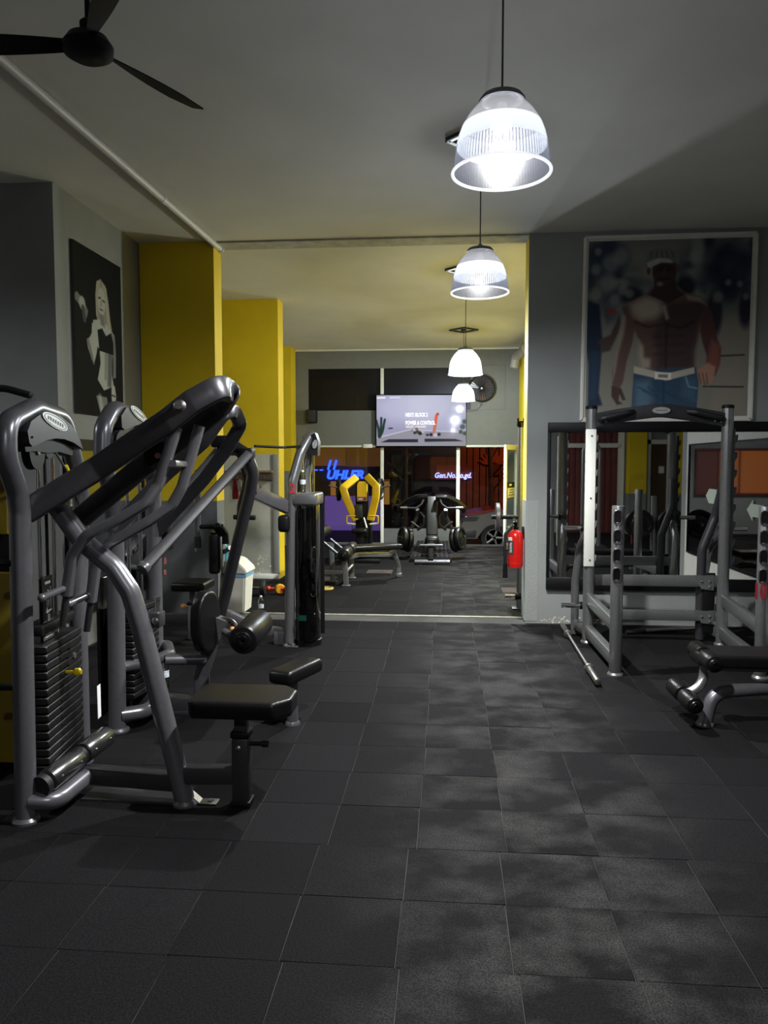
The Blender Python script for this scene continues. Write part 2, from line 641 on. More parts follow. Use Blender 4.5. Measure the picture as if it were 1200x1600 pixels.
ff_ = MB()
for k_ in range(60):
    w_ = flk.uniform(.003, .010)
    pf = Vector((flk.uniform(XR + .14, XR + 1.0), YP - .0005, abs(flk.gauss(0, .035)) + .006))
    ff_.prism([pf + Vector((1.6 * w_ * math.cos(a_) * flk.uniform(.5, 1.2), 0, w_ * math.sin(a_) * flk.uniform(.5, 1.2))) for a_ in [2 * PI * i_ / 7 for i_ in range(7)]], (0, -.0015, 0))
fo_ = obj('paint_flakes', ff_, bpy.data.materials['flaked plaster'], bpy.data.objects['wall_right_front']); fo_['kind'] = 'stuff'
# back wall, the shop front --------------------------------------------------
def bz(v):
    return Q(640, v, YB).z
def bx(u):
    return Q(u, 700, YB).x
M_bw = mat('grey shopfront panels', L(106, 108, 104), 0.7, noise=0.05)
z_rail, z_sill, z_up0, z_up1 = bz(698), bz(826), bz(641), bz(575)
x0, x1, xm, xd = -3.1, 1.42, bx(597), bx(716)
bw = MB()
bw.span((x0, YB, z_up1), (x1, YB + .12, ZC))                      # over the upper windows
bw.span((x0, YB, z_rail), (x1, YB + .12, z_up0))                  # band behind the television
bw.span((x0, YB, z_up0), (bx(482), YB + .12, z_up1))
bw.span((bx(735), YB, z_up0), (x1, YB + .12, z_up1))
W('wall_back', bw, M_bw)
W('wall_back_sill', MB().span((xm, YB, -0.4), (xd, YB + .12, z_sill)), mat('dark grey low wall', L(84, 86, 86), 0.6, noise=.05))
W('wall_back_foot', MB().span((x0, YB, -0.4), (xm, YB + .12, 0.02)), M_greyd)
W('wall_back_door_side', MB().span((bx(791), YB, -0.4), (x1, YB + .12, z_rail)), M_bw)
# outlined square panel around the wall fan
pn = MB()
a, b = Q(737, 571, YB - .004), Q(789, 640, YB - .004)
for s0, s1 in (((a.x, a.z), (b.x, a.z)), ((a.x, b.z), (b.x, b.z)), ((b.x, a.z), (b.x, b.z))):
    pn.tube([(s0[0], YB - .003, s0[1]), (s1[0], YB - .003, s1[1])], rect=(.012, .008), up=(0, -1, 0), fillet=0)
W('trim_5', pn, M_greyd)

def window(n, xa, xb, za, zb, panem, extra=None):
    fr = MB()
    t = .035
    for p, q in (((xa, za), (xb, za)), ((xa, zb), (xb, zb))):
        fr.span((p[0], YB - .01, p[1] - t / 2), (q[0], YB + .08, q[1] + t / 2))
    for xx in (xa, xb):
        fr.span((xx - t, YB - .012, za), (xx + t, YB + .08, zb))
    o = W('window_%d' % n, fr, M_white)
    pane = obj('pane', MB().span((xa + t, YB + .03, za + t / 2), (xb - t, YB + .038, zb - t / 2)), panem, o)
    return o
def window_thin(n, xa, xb, za, zb, panem, posts):
    fr = MB()
    for xx, tt in posts:
        fr.span((xx - tt, YB - .012, za), (xx + tt, YB + .08, zb), .004)
    o = W('window_%d' % n, fr, M_white)
    obj('pane', MB().span((xa, YB + .03, za), (xb, YB + .038, zb)), panem, o)
    return o
window_thin(1, bx(482), bx(735), z_up0, z_up1, M_glassd, [(xm, .032)])
up = MB().span((bx(482), YB + .1, z_up0), (bx(735), YB + .118, z_up1))
W('trim_6', up, mat('dark film behind the upper panes', L(26, 24, 26), 0.4))
W('trim_7', MB().span((bx(503), YB + .085, bz(640)), (bx(556), YB + .099, bz(590))), mat('brown board behind the pane', L(36, 27, 27), 0.6))
window_thin(2, x0, xm, 0.02, z_rail, M_glass, [(xm, .032)])
window_thin(3, xm, xd, z_sill, z_rail, M_glass, [(xd, .036)])
W('trim_8', MB().span((x0, YB - .03, z_rail - .012), (bx(812), YB + .06, z_rail + .03), .006), M_white)
W('trim_9', MB().span((x0, YB - .02, ZC - .035), (x1 - .01, YB - .001, ZC), .005), M_white)

# rear and right-hand things that the mirror shows
M_rust = mat('red-brown boarding', L(96, 44, 36), 0.7, noise=.2, scale=4)
rb = W('trim_10', MB().span((2.75, -2.6, 0.0), (4.0, -2.585, 3.2)), M_rust)
for i in range(9):
    obj('board', MB().span((2.76 + i * .138, -2.585, 0.02), (2.885 + i * .138, -2.565, 3.18), .004), M_rust, rb)
W('trim_11', MB().span((4.0, -2.6, 0), (4.14, -2.54, 2.9)), M_white)
W('trim_12', MB().span((2.75, -2.56, 2.02), (4.0, -2.5, 2.12)), M_white)
W('wall_rear_column', MB().span((4.2, -2.6, 0.0), (4.6, -2.3, ZC)), two_tone('yellow column over grey rear', YEL, GREY, 0.95))
W('wall_rear_side_column', MB().span((5.2, -2.6, 0.0), (5.45, -2.3, ZC)), two_tone('yellow column over grey side', YEL, GREY, 0.95))
dr = W('door_2', MB().span((4.66, -2.6, 0), (4.74, -2.5, 2.5)).span((5.12, -2.6, 0), (5.2, -2.5, 2.5)).span((4.66, -2.6, 2.1), (5.2, -2.5, 2.2)).span((4.66, -2.6, 2.45), (5.2, -2.5, 2.55)), M_white)
obj('pane', MB().span((4.74, -2.58, 0.02), (5.12, -2.56, 2.1)), mat('brown door glass', L(70, 56, 40), 0.12), dr)
obj('sign', MB().span((4.94, -2.558, 1.42), (5.06, -2.55, 1.58)), M_white, dr)

w4 = W('window_4', MB().span((-1.5, -2.6, .95), (-1.44, -2.55, 1.95)).span((-.02, -2.6, .95), (.02, -2.55, 1.95)).span((.94, -2.6, .95), (1.0, -2.55, 1.95)).span((-1.5, -2.6, .9), (1.0, -2.55, .96)).span((-1.5, -2.6, 1.94), (1.0, -2.55, 2.0)).span((-.80, -2.6, .95), (-.75, -2.55, 1.95)).span((.45, -2.6, .95), (.49, -2.55, 1.95)), mat('dark red window frame', L(80, 30, 26), .6))
M_amber = emit('amber lit room behind', L(170, 92, 26), 1.2)
M_amber2 = emit('dim red room behind', L(90, 26, 18), .8)
for a_, b_ in ((-1.44, -.80), (-.75, -.02), (.02, .45), (.49, .94)):
    obj('lit_pane', MB().span((a_, -2.595, .96), (b_, -2.58, 1.94)), M_amber if a_ in (-.75, .02) else M_amber2, w4)

# ------------------------------------------------------------------ rubber tile floor
def floor_mat():
    m = bpy.data.materials.new('black rubber tile')
    m.use_nodes = True
    nt = m.node_tree
    b = nt.nodes['Principled BSDF']
    lk = nt.links.new
    N = nt.nodes.new
    g = N('ShaderNodeNewGeometry')
    oi = N('ShaderNodeObjectInfo')
    # worn, dusty scuffs along the walkway (they lie on the rubber, near x = 0.35)
    sep = N('ShaderNodeSeparateXYZ'); lk(g.outputs['Position'], sep.inputs[0])
    sub = N('ShaderNodeMath'); sub.operation = 'SUBTRACT'; sub.inputs[1].default_value = 0.42
    lk(sep.outputs['X'], sub.inputs[0])
    ab = N('ShaderNodeMath'); ab.operation = 'ABSOLUTE'; lk(sub.outputs[0], ab.inputs[0])
    band = N('ShaderNodeMapRange'); band.interpolation_type = 'SMOOTHSTEP'
    band.inputs['From Min'].default_value = 0.95; band.inputs['From Max'].default_value = 0.15
    lk(ab.outputs[0], band.inputs['Value'])
    mp = N('ShaderNodeMapping'); mp.inputs['Scale'].default_value = (2.2, 2.6, 1)
    lk(g.outputs['Position'], mp.inputs['Vector'])
    addv = N('ShaderNodeVectorMath'); addv.operation = 'ADD'
    rs = N('ShaderNodeVectorMath'); rs.operation = 'SCALE'; rs.inputs[0].default_value = (1.2, 0.8, 0)
    lk(oi.outputs['Random'], rs.inputs['Scale'])
    lk(mp.outputs[0], addv.inputs[0]); lk(rs.outputs[0], addv.inputs[1])
    n1 = N('ShaderNodeTexNoise'); n1.inputs['Scale'].default_value = 1.3; n1.inputs['Detail'].default_value = 5; n1.inputs['Roughness'].default_value = 0.55
    lk(addv.outputs[0], n1.inputs['Vector'])
    r1 = N('ShaderNodeMapRange'); r1.inputs['From Min'].default_value = 0.42; r1.inputs['From Max'].default_value = 0.68
    lk(n1.outputs['Fac'], r1.inputs['Value'])
    wear = N('ShaderNodeMath'); wear.operation = 'MULTIPLY'
    lk(band.outputs[0], wear.inputs[0]); lk(r1.outputs[0], wear.inputs[1])
    # grain: pale crumbs
    n2 = N('ShaderNodeTexNoise'); n2.inputs['Scale'].default_value = 150; n2.inputs['Detail'].default_value = 4
    lk(g.outputs['Position'], n2.inputs['Vector'])
    r2 = N('ShaderNodeMapRange'); r2.inputs['From Min'].default_value = 0.38; r2.inputs['From Max'].default_value = 0.72
    lk(n2.outputs['Fac'], r2.inputs['Value'])
    wg = N('ShaderNodeMath'); wg.operation = 'MULTIPLY'; lk(wear.outputs[0], wg.inputs[0])
    gm = N('ShaderNodeMath'); gm.operation = 'MULTIPLY_ADD'; gm.inputs[1].default_value = 0.85; gm.inputs[2].default_value = 0.25
    lk(r2.outputs[0], gm.inputs[0]); lk(gm.outputs[0], wg.inputs[1])
    # tile tone
    tone = N('ShaderNodeMapRange'); tone.inputs['To Min'].default_value = 0.82; tone.inputs['To Max'].default_value = 1.2
    lk(oi.outputs['Random'], tone.inputs['Value'])
    base = N('ShaderNodeVectorMath'); base.operation = 'SCALE'; base.inputs[0].default_value = (0.0092, 0.0087, 0.0095)
    lk(tone.outputs[0], base.inputs['Scale'])
    sp = N('ShaderNodeMath'); sp.operation = 'MULTIPLY_ADD'; sp.inputs[1].default_value = 0.9; sp.inputs[2].default_value = 0.62
    lk(r2.outputs[0], sp.inputs[0])
    base2 = N('ShaderNodeVectorMath'); base2.operation = 'SCALE'
    lk(base.outputs[0], base2.inputs[0]); lk(sp.outputs[0], base2.inputs['Scale'])
    mx = N('ShaderNodeMix'); mx.data_type = 'RGBA'; mx.inputs[7].default_value = (0.075, 0.074, 0.071, 1)
    lk(base2.outputs[0], mx.inputs[6])
    cl = N('ShaderNodeMath'); cl.operation = 'MULTIPLY'; cl.inputs[1].default_value = 0.72
    lk(wg.outputs[0], cl.inputs[0]); lk(cl.outputs[0], mx.inputs[0])
    lk(mx.outputs[2], b.inputs['Base Color'])
    b.inputs['Roughness'].default_value = 0.72
    b.inputs['Specular IOR Level'].default_value = 0.03
    bp = N('ShaderNodeBump'); bp.inputs['Strength'].default_value = 0.35; bp.inputs['Distance'].default_value = 0.004
    lk(n2.outputs['Fac'], bp.inputs['Height']); lk(bp.outputs[0], b.inputs['Normal'])
    return m
M_tile = floor_mat()
M_joint = mat('dusty joint', (0.026, 0.0255, 0.024, 1), 0.9, noise=0.7, scale=2.2)
P = 0.387
slab = MB().span((-6, -3.2, -0.06), (6.2, YP + 0.27, -0.0045))
fl = struct('floor', slab, M_joint)
back_slab = MB().span((-3.7, YP + 0.271, -0.06), (1.62, YB + .12, -0.0045))
fl2 = struct('floor', back_slab, M_joint)
tile_mesh = MB().box((0, 0, -0.012), (P - 0.0032, P - 0.0012, 0.024), 0.0018, 1).mesh('tile')
tile_mesh.materials.append(M_tile)
tile_red = tile_mesh.copy()
M_tile_red = mat('reddish rubber tile', (0.020, 0.008, 0.006, 1), 0.85, noise=.3, scale=20)
tile_red.materials[0] = M_tile_red
rest = MB()
def tile(parent, x, y, me=tile_mesh):
    o = bpy.data.objects.new('tile', me)
    COL.objects.link(o)
    o.parent = parent
    o.location = (x, y, random.uniform(-0.0012, 0.0012))
    o.rotation_euler = (0, 0, random.uniform(-0.004, 0.004))
    return o
JF = random.Random(3)
for j in range(-15, 13):
    yc = 3.145 + P * (j + .5)
    off = {0: 0, -1: -0.035, -2: -0.04, -3: -0.025}.get(j, JF.uniform(-0.012, 0.012))
    if j == 11:
        pass
    if yc + P / 2 > YP + 0.05:
        continue
    for i in range(-16, 17):
        xc = -0.123 + P * (i + .5) + off
        if xc < -5.9 or xc > 6.1 or (xc > 3.3 and yc > 4.2):
            continue
        if xc < -3.2 and yc > 6.0:
            continue
        vis = yc > 1.75 and -0.60 * yc - 0.25 < xc < 0.435 * yc + 0.25
        if vis:
            tile(fl, xc, yc)
        else:
            rest.box((xc, yc, -0.012), (P - .004, P - .004, .024))
ro = obj('tile_field', rest, M_tile, fl)
ro['kind'] = 'stuff'
# narrow row in front of the threshold, then the back room
for i in range(-8, 3):
    xc = -0.123 + P * (i + .5) - 0.02
    if XL < xc < XR - .15:
        pass
y0 = YP + 0.29
rest2 = MB()
for j in range(0, 19):
    yc = y0 + P * (j + .5)
    if yc + P / 2 > YB + .05:
        continue
    off = random.uniform(-0.015, 0.015)
    for i in range(-9, 4):
        xc = -0.06 + P * (i + .5) + off
        if xc > 1.40 or xc < -3.6 or (xc < -2.5 and yc > 10.4 and yc < 11.1):
            continue
        if -0.32 * yc < xc < 1.3:
            me = tile_red if (i, j) in ((-5, 6), (2, 4), (-3, 8), (3, 13)) else tile_mesh
            tile(fl2, xc, yc, me)
        else:
            rest2.box((xc, yc, -0.012), (P - .004, P - .004, .024))
ro2 = obj('tile_field', rest2, M_tile, fl2)
ro2['kind'] = 'stuff'
struct('trim_13', MB().span((XL, YP + .235, -0.004), (XR, YP + .275, 0.005), .002), mat('worn threshold strip', L(150, 146, 130), 0.5, 0.2, noise=.3, scale=14))
# door swung inwards
dm = MB()
hx, hy, ex, ey = 1.36, 15.05, 1.075, 14.30
dv = Vector((ex - hx, ey - hy, 0)); dl = dv.length; dv.normalize()
dn = Vector((-dv.y, dv.x, 0))
dz0, dz1 = 0.012, 2.0
def dpt(s, z, n=0.0):
    return Vector((hx, hy, 0)) + dv * s + dn * n + Vector((0, 0, z))
drot = Matrix((dv, dn, Vector((0, 0, 1)))).transposed()
for s0, s1, za, zb in ((0, .07, dz0, dz1), (dl - .07, dl, dz0, dz1), (0, dl, dz0, .12), (0, dl, dz1 - .09, dz1)):
    dm.box(dpt((s0 + s1) / 2, (za + zb) / 2), (s1 - s0, .05, zb - za), .004, 1, drot)
door = struct('door_1', dm, M_white)
obj('pane', MB().box(dpt(dl / 2, 1.0), (dl - .13, .012, 1.8), rot=drot), glass_mat('door glass', (.60, .64, .60, 1), .35), door)
obj('push_bar', MB().cyl(dpt(.1, .45, .05), dpt(dl - .1, .45, .05), .016).cyl(dpt(.12, .45, 0), dpt(.12, .45, .05), .01).cyl(dpt(dl - .12, .45, 0), dpt(dl - .12, .45, .05), .01), M_white, door)
NSGN = 1 if (Vector((0, 0, 1.65)) - dpt(.3, 1)).dot(dn) > 0 else -1
sg = obj('notice', MB().box(dpt(dl * .52, 1.09, NSGN * .012), (.46, .006, .19), .002, 1, drot), M_whiteprint, door)
obj('notice_header', MB().box(dpt(dl * .52, 1.235, NSGN * .012), (.46, .006, .11), .002, 1, drot), M_black, door)
sx = dv if dv.cross(Vector((0, 0, 1))).dot(dn * NSGN) > 0 else -dv
for k, wd in enumerate((.24, .28, .38)):
    obj('print_line', MB().box(dpt(dl * .52, 1.145 - .05 * k, NSGN * .017), (wd, .002, .016), rot=drot), M_ink, sg)
obj('print_line', MB().box(dpt(dl * .60, 1.24, NSGN * .017), (.16, .002, .04), rot=drot), M_whiteprint, door)

# ------------------------------------------------------------------ pendants
def shade_mat(name, col, trans, glow, rough=0.3, ribs=0, clear=0.35):
    """prismatic acrylic: partly clear, partly scattering; glow = the lit part of the luminaire"""
    m = bpy.data.materials.new(name)
    m.use_nodes = True
    nt = m.node_tree
    nt.nodes.remove(nt.nodes['Principled BSDF'])
    N, lk = nt.nodes.new, nt.links.new
    out = nt.nodes['Material Output']
    tl = N('ShaderNodeBsdfTranslucent'); tl.inputs[0].default_value = col
    df = N('ShaderNodeBsdfDiffuse'); df.inputs[0].default_value = col
    tp = N('ShaderNodeBsdfTransparent'); tp.inputs[0].default_value = (.95, .97, 1, 1)
    gl = N('ShaderNodeBsdfGlossy'); gl.inputs['Roughness'].default_value = rough
    em = N('ShaderNodeEmission'); em.inputs[0].default_value = (.93, .97, 1, 1); em.inputs[1].default_value = glow
    m1 = N('ShaderNodeMixShader'); m1.inputs[0].default_value = trans
    lk(df.outputs[0], m1.inputs[1]); lk(tl.outputs[0], m1.inputs[2])
    m2 = N('ShaderNodeMixShader'); m2.inputs[0].default_value = clear
    lk(m1.outputs[0], m2.inputs[1]); lk(tp.outputs[0], m2.inputs[2])
    m3 = N('ShaderNodeMixShader'); m3.inputs[0].default_value = 0.004
    lk(m2.outputs[0], m3.inputs[1]); lk(gl.outputs[0], m3.inputs[2])
    ad = N('ShaderNodeAddShader')
    lk(m3.outputs[0], ad.inputs[0]); lk(em.outputs[0], ad.inputs[1])
    lk(ad.outputs[0] if glow else m3.outputs[0], out.inputs['Surface'])
    if ribs:
        tc = N('ShaderNodeTexCoord')
        sp = N('ShaderNodeSeparateXYZ'); lk(tc.outputs['Object'], sp.inputs[0])
        at = N('ShaderNodeMath'); at.operation = 'ARCTAN2'
        lk(sp.outputs['Y'], at.inputs[0]); lk(sp.outputs['X'], at.inputs[1])
        mu = N('ShaderNodeMath'); mu.operation = 'MULTIPLY'; mu.inputs[1].default_value = ribs
        lk(at.outputs[0], mu.inputs[0])
        sn = N('ShaderNodeMath'); sn.operation = 'SINE'; lk(mu.outputs[0], sn.inputs[0])
        mr = N('ShaderNodeMapRange'); mr.inputs['From Min'].default_value = -1; mr.inputs['From Max'].default_value = 1
        mr.inputs['To Min'].default_value = clear * .55; mr.inputs['To Max'].default_value = min(.95, clear * 1.35)
        lk(sn.outputs[0], mr.inputs['Value']); lk(mr.outputs[0], m2.inputs[0])
    return m
M_cap = shade_mat('milky upper shade', (.0105, .0106, .011, 1), .5, 0, clear=.13)
M_band = shade_mat('lit diffuser band', (.016, .017, .018, 1), .6, .35, clear=.10)
M_rib = shade_mat('ribbed clear acrylic', (.0030, .0032, .0041, 1), 0.6, 0, ribs=90, clear=.52)
M_rim = shade_mat('bright acrylic rim', (.016, .016, .017, 1), .5, .8, clear=.1)
M_capb = shade_mat('bright upper shade', (.010, .010, .010, 1), .5, .45, clear=.13)
M_bandb = shade_mat('bright diffuser band', (.016, .017, .018, 1), .6, .6, clear=.50)
M_ribb = shade_mat('bright ribbed acrylic', (.012, .012, .013, 1), .6, .25, ribs=90, clear=.50)
M_led = emit('lamp bulb', (.95, .98, 1, 1), 6.0)
M_lampcap = mat('grey lamp cap', L(120, 122, 128), .45, .3)
M_cord = mat('grey cable', (.10, .10, .11, 1), .5)
R0 = 0.205
def bell(z0, z1, n=7):
    """profile of the bell between fractions z0..z1 of its height (0 rim, 1 top)"""
    H = 0.302
    fs = [0, .12, .25, .40, .52, .66, .78, .87, .94, 1.0]
    rs = [1, .985, .962, .925, .88, .80, .69, .58, .47, .38]
    pts = []
    for k in range(n + 1):
        f = z0 + (z1 - z0) * k / n
        pts.append((R0 * float(np.interp(f, fs, rs)), f * H))
    return pts
def pendant(x, y, zr, label, watts, plate=True, bright=False):
    cap_m, band_m, rib_m = (M_capb, M_bandb, M_ribb) if bright else (M_cap, M_band, M_rib)
    t = thing('pendant_lamp', label, 'lamp', (x, y, zr), 'bell pendants in a row')
    O = Vector((x, y, zr))
    def shell(p, th=.004):
        return p + [(r - th, z) for r, z in reversed(p)]
    obj('shade_cap', MB().lathe(shell(bell(.64, 1.0)), O, seg=48, caps=False), cap_m, t)
    obj('shade_band', MB().lathe(shell(bell(.36, .64)), O, seg=48, caps=False), band_m, t)
    obj('shade_skirt', MB().lathe(shell(bell(.02, .36)), O, seg=48, caps=False), rib_m, t)
    rim = MB()
    rim.tube([O + Vector((R0 * math.cos(a), R0 * math.sin(a), .004)) for a in [2 * PI * i / 48 for i in range(48)]], .007, 0, 8, closed=True)
    obj('rim', rim, M_rim, t)
    obj('cap', MB().lathe([(.094, .292), (.096, .299), (.084, .315), (.03, .325), (.012, .345)], O, seg=32), M_lampcap, t)
    obj('bulb', MB().lathe([(.02, .285), (.024, .255), (.046, .23), (.050, .21), (.040, .188), (.0, .182)], O, seg=20), M_led, t)
    obj('cord', MB().cyl(O + Vector((0, 0, .335)), (x, y, ZC - .001), .0045, 8), M_cord, t)
    lamp('lamp_light', 'POINT', O + Vector((0, 0, .145)), watts, (.94, 1.0, 1.0) if bright else (1.0, .995, .985), .05, t)
    if plate:
        s = .235
        pl = MB()
        c = [Vector((x + s * math.cos(a), y + s * math.sin(a), ZC - .012)) for a in (0, PI / 2, PI, 1.5 * PI)]
        for i in range(4):
            pl.tube([c[i], c[(i + 1) % 4]], rect=(.05, .022), up=(0, 0, 1), fillet=0)
        f = obj('ceiling_frame', pl, M_steeld, t)
        obj('ceiling_rose', MB().lathe([(.05, -.03), (.05, 0)], (x, y, ZC), seg=20), M_steeld, t)
    return t
pendant(.22, 3.29, 2.865, 'large bell pendant with clear ribbed skirt, nearest and highest in the picture', PENDANT_WATTS * 0.92)
pendant(.226, 5.56, 2.87, 'bell pendant hanging second in the row, below and behind the nearest one', PENDANT_WATTS)
pendant(.21, 9.20, 2.71, 'bell pendant hanging in front of the round wall fan, third in the row', PENDANT_WATTS * BACK_BOOST, True, True)
pendant(.27, 13.3, 2.73, 'small bell pendant overlapping the television screen, farthest in the row', PENDANT_WATTS * BACK_BOOST, True, True)
pendant(.22, -0.6, 2.87, 'added unseen bell pendant behind the camera, lighting the rear of the room', PENDANT_WATTS * .7, False)  # unseen lamp, added to brighten the room behind the camera
pendant(-5.0, 3.7, 2.87, 'added unseen bell pendant over the left aisle, lighting the left facing wall', PENDANT_WATTS * .5, False)  # unseen lamp, added and placed to brighten only the left facing wall

# ------------------------------------------------------------------ ceiling fan, conduit, duct
fx, fy, fz = -1.60, 3.36, 3.50
fan = thing('ceiling_fan', 'black three-bladed ceiling fan at the upper left', 'fan', (fx, fy, fz))
obj('motor_housing', MB().lathe([(.0, -.055), (.07, -.055), (.105, -.035), (.108, .0), (.085, .035), (.03, .05)], (fx, fy, fz), seg=36), M_black, fan)
obj('down_rod', MB().cyl((fx, fy, fz + .03), (fx, fy, ZC - .04), .012).lathe([(.02, .04), (.035, .06), (.035, .10), (.02, .115)], (fx, fy, fz), seg=20), M_black, fan)
obj('canopy', MB().lathe([(.06, 0), (.055, -.045), (.02, -.06)], (fx, fy, ZC), seg=24), M_black, fan)
for a in (61, 181, 301):
    ar = math.radians(a)
    bl = MB()
    rot = Matrix.Rotation(ar, 3, 'Z')
    prev = None
    top, bot = [], []
    for k in range(9):
        s = k / 8
        d = .085 + .60 * s
        wd = .035 + .055 * math.sin(min(1, s * 1.5) * PI / 2) - .05 * max(0, s - .75) * 4 * .5
        sweep = .04 * s
        for lst, dz in ((top, .004), (bot, -.004)):
            pass
        e0 = Vector((d, sweep - wd * .5, -.014)); e1 = Vector((d, sweep + wd * .75, .014))
        ring = [bl.bm.verts.new(Vector((fx, fy, fz)) + rot @ p) for p in (e0, e0 + Vector((0, 0, .008)), e1 + Vector((0, 0, .008)), e1)]
        if prev:
            for i in range(4):
                bl.bm.faces.new((prev[i], prev[(i + 1) % 4], ring[(i + 1) % 4], ring[i]))
        else:
            bl.bm.faces.new(list(reversed(ring)))
        prev = ring
    bl.bm.faces.new(prev)
    obj('blade', bl, M_black, fan)
ca, cb = Q(-40, 62, 2.31 * F / (VY - 62)), Q(345, 386, 8.05)
ca = G(-60, 40, ZC - .035); cb = G(345, 390, ZC - .035)
cd = thing('ceiling_conduit', 'white cable conduit running along the ceiling to the yellow column', 'conduit', ca)
obj('pipe', MB().tube([ca, cb], .032, 0, 14), mat('white plastic conduit', L(196, 194, 188), .5), cd)
mid = ca.lerp(cb, .62); dr_ = (cb - ca).normalized()
obj('sleeve', MB().cyl(mid, mid + dr_ * .07, .0355), mat('conduit sleeve', L(206, 204, 198), .5), cd)
obj('end_clip', MB().cyl(cb - dr_ * .03, cb, .038), mat('conduit clip', L(180, 178, 172), .5), cd)
du = MB()
dpts = [Q(803, 575, 14.9), Q(806, 558, 14.9), Q(816, 550, 14.5), (1.40, 13.9, Q(816, 549, 14.3).z)]
tag(obj('ventilation_duct', du.tube(dpts, .085, .12, 16), mat('flexible foil duct', L(170, 168, 162), .5, .2, bump=.6, bump_scale=40), origin=dpts[0]), 'grey flexible duct curving over the yellow wall by the back ceiling', 'duct')

# ------------------------------------------------------------------ television
ty = YB - .13
c00, c10, c01, c11 = Q(588.5, 617, ty), Q(728, 616.5, ty), Q(588.5, 697, ty), Q(728, 697, ty)
xa, xb, za, zb = c00.x, c10.x, c01.z, c00.z
tv = thing('television', 'large flat television showing a workout video on the back wall', 'television', ((xa + xb) / 2, ty, za))
obj('bezel', MB().span((xa - .015, ty, za - .03), (xb + .015, ty + .05, zb + .012), .006), M_gloss, tv)
obj('wall_bracket', MB().span((xa + .5, ty + .05, za + .3), (xb - .5, YB - .006, zb - .3)), M_black, tv)
cv = Canvas(200, 114, (168, 168, 196))
cv.poly([(0, 0), (.36, 0), (.36, .68), (0, .86)], (158, 156, 186), .02)
cv.ell(.32, .25, .35, .3, (200, 200, 226), .9, .7)
cv.ell(.62, .2, .3, .35, (206, 208, 226), .9, .6)
cv.poly([(0, .85), (.37, .69), (1, .74), (1, 1), (0, 1)], (148, 146, 158), .01)
cv.line([(0, .84), (.37, .68), (1, .73)], .006, (196, 196, 210))
cv.poly([(.05, .925), (.14, .865), (.465, .865), (.465, .925)], (34, 36, 48), .008)
cv.poly([(.54, .915), (.54, .855), (.88, .86), (.965, .905)], (34, 36, 48), .008)
for x1, y1, x2, y2 in ((.03, .82, .0, .5), (.035, .8, .055, .45), (.04, .8, .095, .48), (.04, .82, .08, .62), (.03, .82, .02, .62)):
    cv.line([(x1, y1), ((x1 + x2) / 2 + .008, (y1 + y2) / 2), (x2, y2)], .012, (30, 52, 46), .012)
for x1, y1, r_ in ((.96, .62, .05), (.98, .52, .045), (.94, .72, .04), (.985, .75, .04)):
    cv.ell(x1, y1, r_ * .6, r_, (62, 74, 72), .5, .9)
cv.poly([(.13, .645), (.18, .635), (.185, .66), (.14, .665)], (40, 40, 50), .01)
for k, (x1, y1, r_, c_) in enumerate(((.40, .70, .02, (150, 130, 120)), (.43, .74, .02, (40, 36, 40)), (.46, .72, .028, (70, 60, 58)), (.49, .75, .026, (28, 26, 30)), (.52, .72, .02, (190, 180, 176)), (.57, .78, .02, (40, 44, 70)), (.61, .775, .024, (30, 32, 50)), (.66, .78, .03, (196, 190, 190)), (.70, .77, .024, (36, 40, 56)), (.45, .66, .02, (120, 100, 92)))):
    cv.ell(x1, y1, r_ * .8, r_ * 1.3, c_, .6)
cv.line([(.645, .72), (.66, .55), (.672, .40)], .016, (226, 96, 66), .01)
cv.ell(.685, .375, .016, .028, (170, 86, 70), .4)
cv.line([(.66, .58), (.64, .74)], .010, (180, 120, 100), .01)
cv.poly([(.005, .04), (.10, .035), (.10, .065), (.005, .07)], (250, 250, 255), .008)
cv.poly([(.15, .035), (.27, .035), (.27, .06), (.15, .065)], (222, 222, 244), .008)
scr = cv.build('screen', c00 + Vector((0, -.006, -.01)), c10 + Vector((0, -.006, -.01)), c01 + Vector((0, -.006, .004)), c11 + Vector((0, -.006, .004)), print_mat('lit screen picture', .05, .95), tv)
M_tvtext = emit('screen lettering', (1, 1, 1, 1), 1.2)
M_tvtext2 = emit('screen lettering warm', (1, .95, .75, 1), .9)
def tvt(s, u, v, size, m=M_tvtext, b=.004, sq=.60):
    text('screen_text', s, size, m, scr, Q(u, v, ty - .012), bold=b, squeeze=sq, align='LEFT')
tvt('NEXT: BLOCK 2', 633.5, 648.5, .105)
tvt('POWER & CONTROL', 633.5, 661.0, .105)
tvt('CIRCUIT - 3 ROUNDS', 633.5, 667.0, .055, M_tvtext2, .002, .78)

# ------------------------------------------------------------------ speaker and round wall fan on the back wall
s = Q(489, 651, YB)
sp = thing('loudspeaker', 'small black loudspeaker fixed high on the back wall', 'speaker', (s.x, YB - .09, s.z))
obj('cabinet', MB().box((s.x, YB - .10, s.z), (.20, .17, .27), .015), M_black, sp)
obj('grille', MB().box((s.x, YB - .188, s.z), (.17, .012, .24), .004), mat('speaker grille', (.02, .02, .02, 1), .7, bump=.5, bump_scale=300), sp)
obj('wall_bracket', MB().span((s.x - .04, YB - .02, s.z - .06), (s.x + .04, YB - .001, s.z + .06)), M_black, sp)
c = Q(752.5, 607, YB - .14)
wf = thing('wall_fan', 'round dark caged wall fan beside the television', 'fan', c)
rr = .255
obj('cage_ring', MB().tube([c + Vector((rr * math.cos(a), 0, rr * math.sin(a))) for a in [2 * PI * i / 40 for i in range(40)]], .012, 0, 8, closed=True), M_black, wf)
obj('back_plate', MB().lathe([(rr, .03), (rr, .045)], c, (0, 1, 0), 40), mat('dark fan back', L(34, 27, 27), .6), wf)
spk = MB()
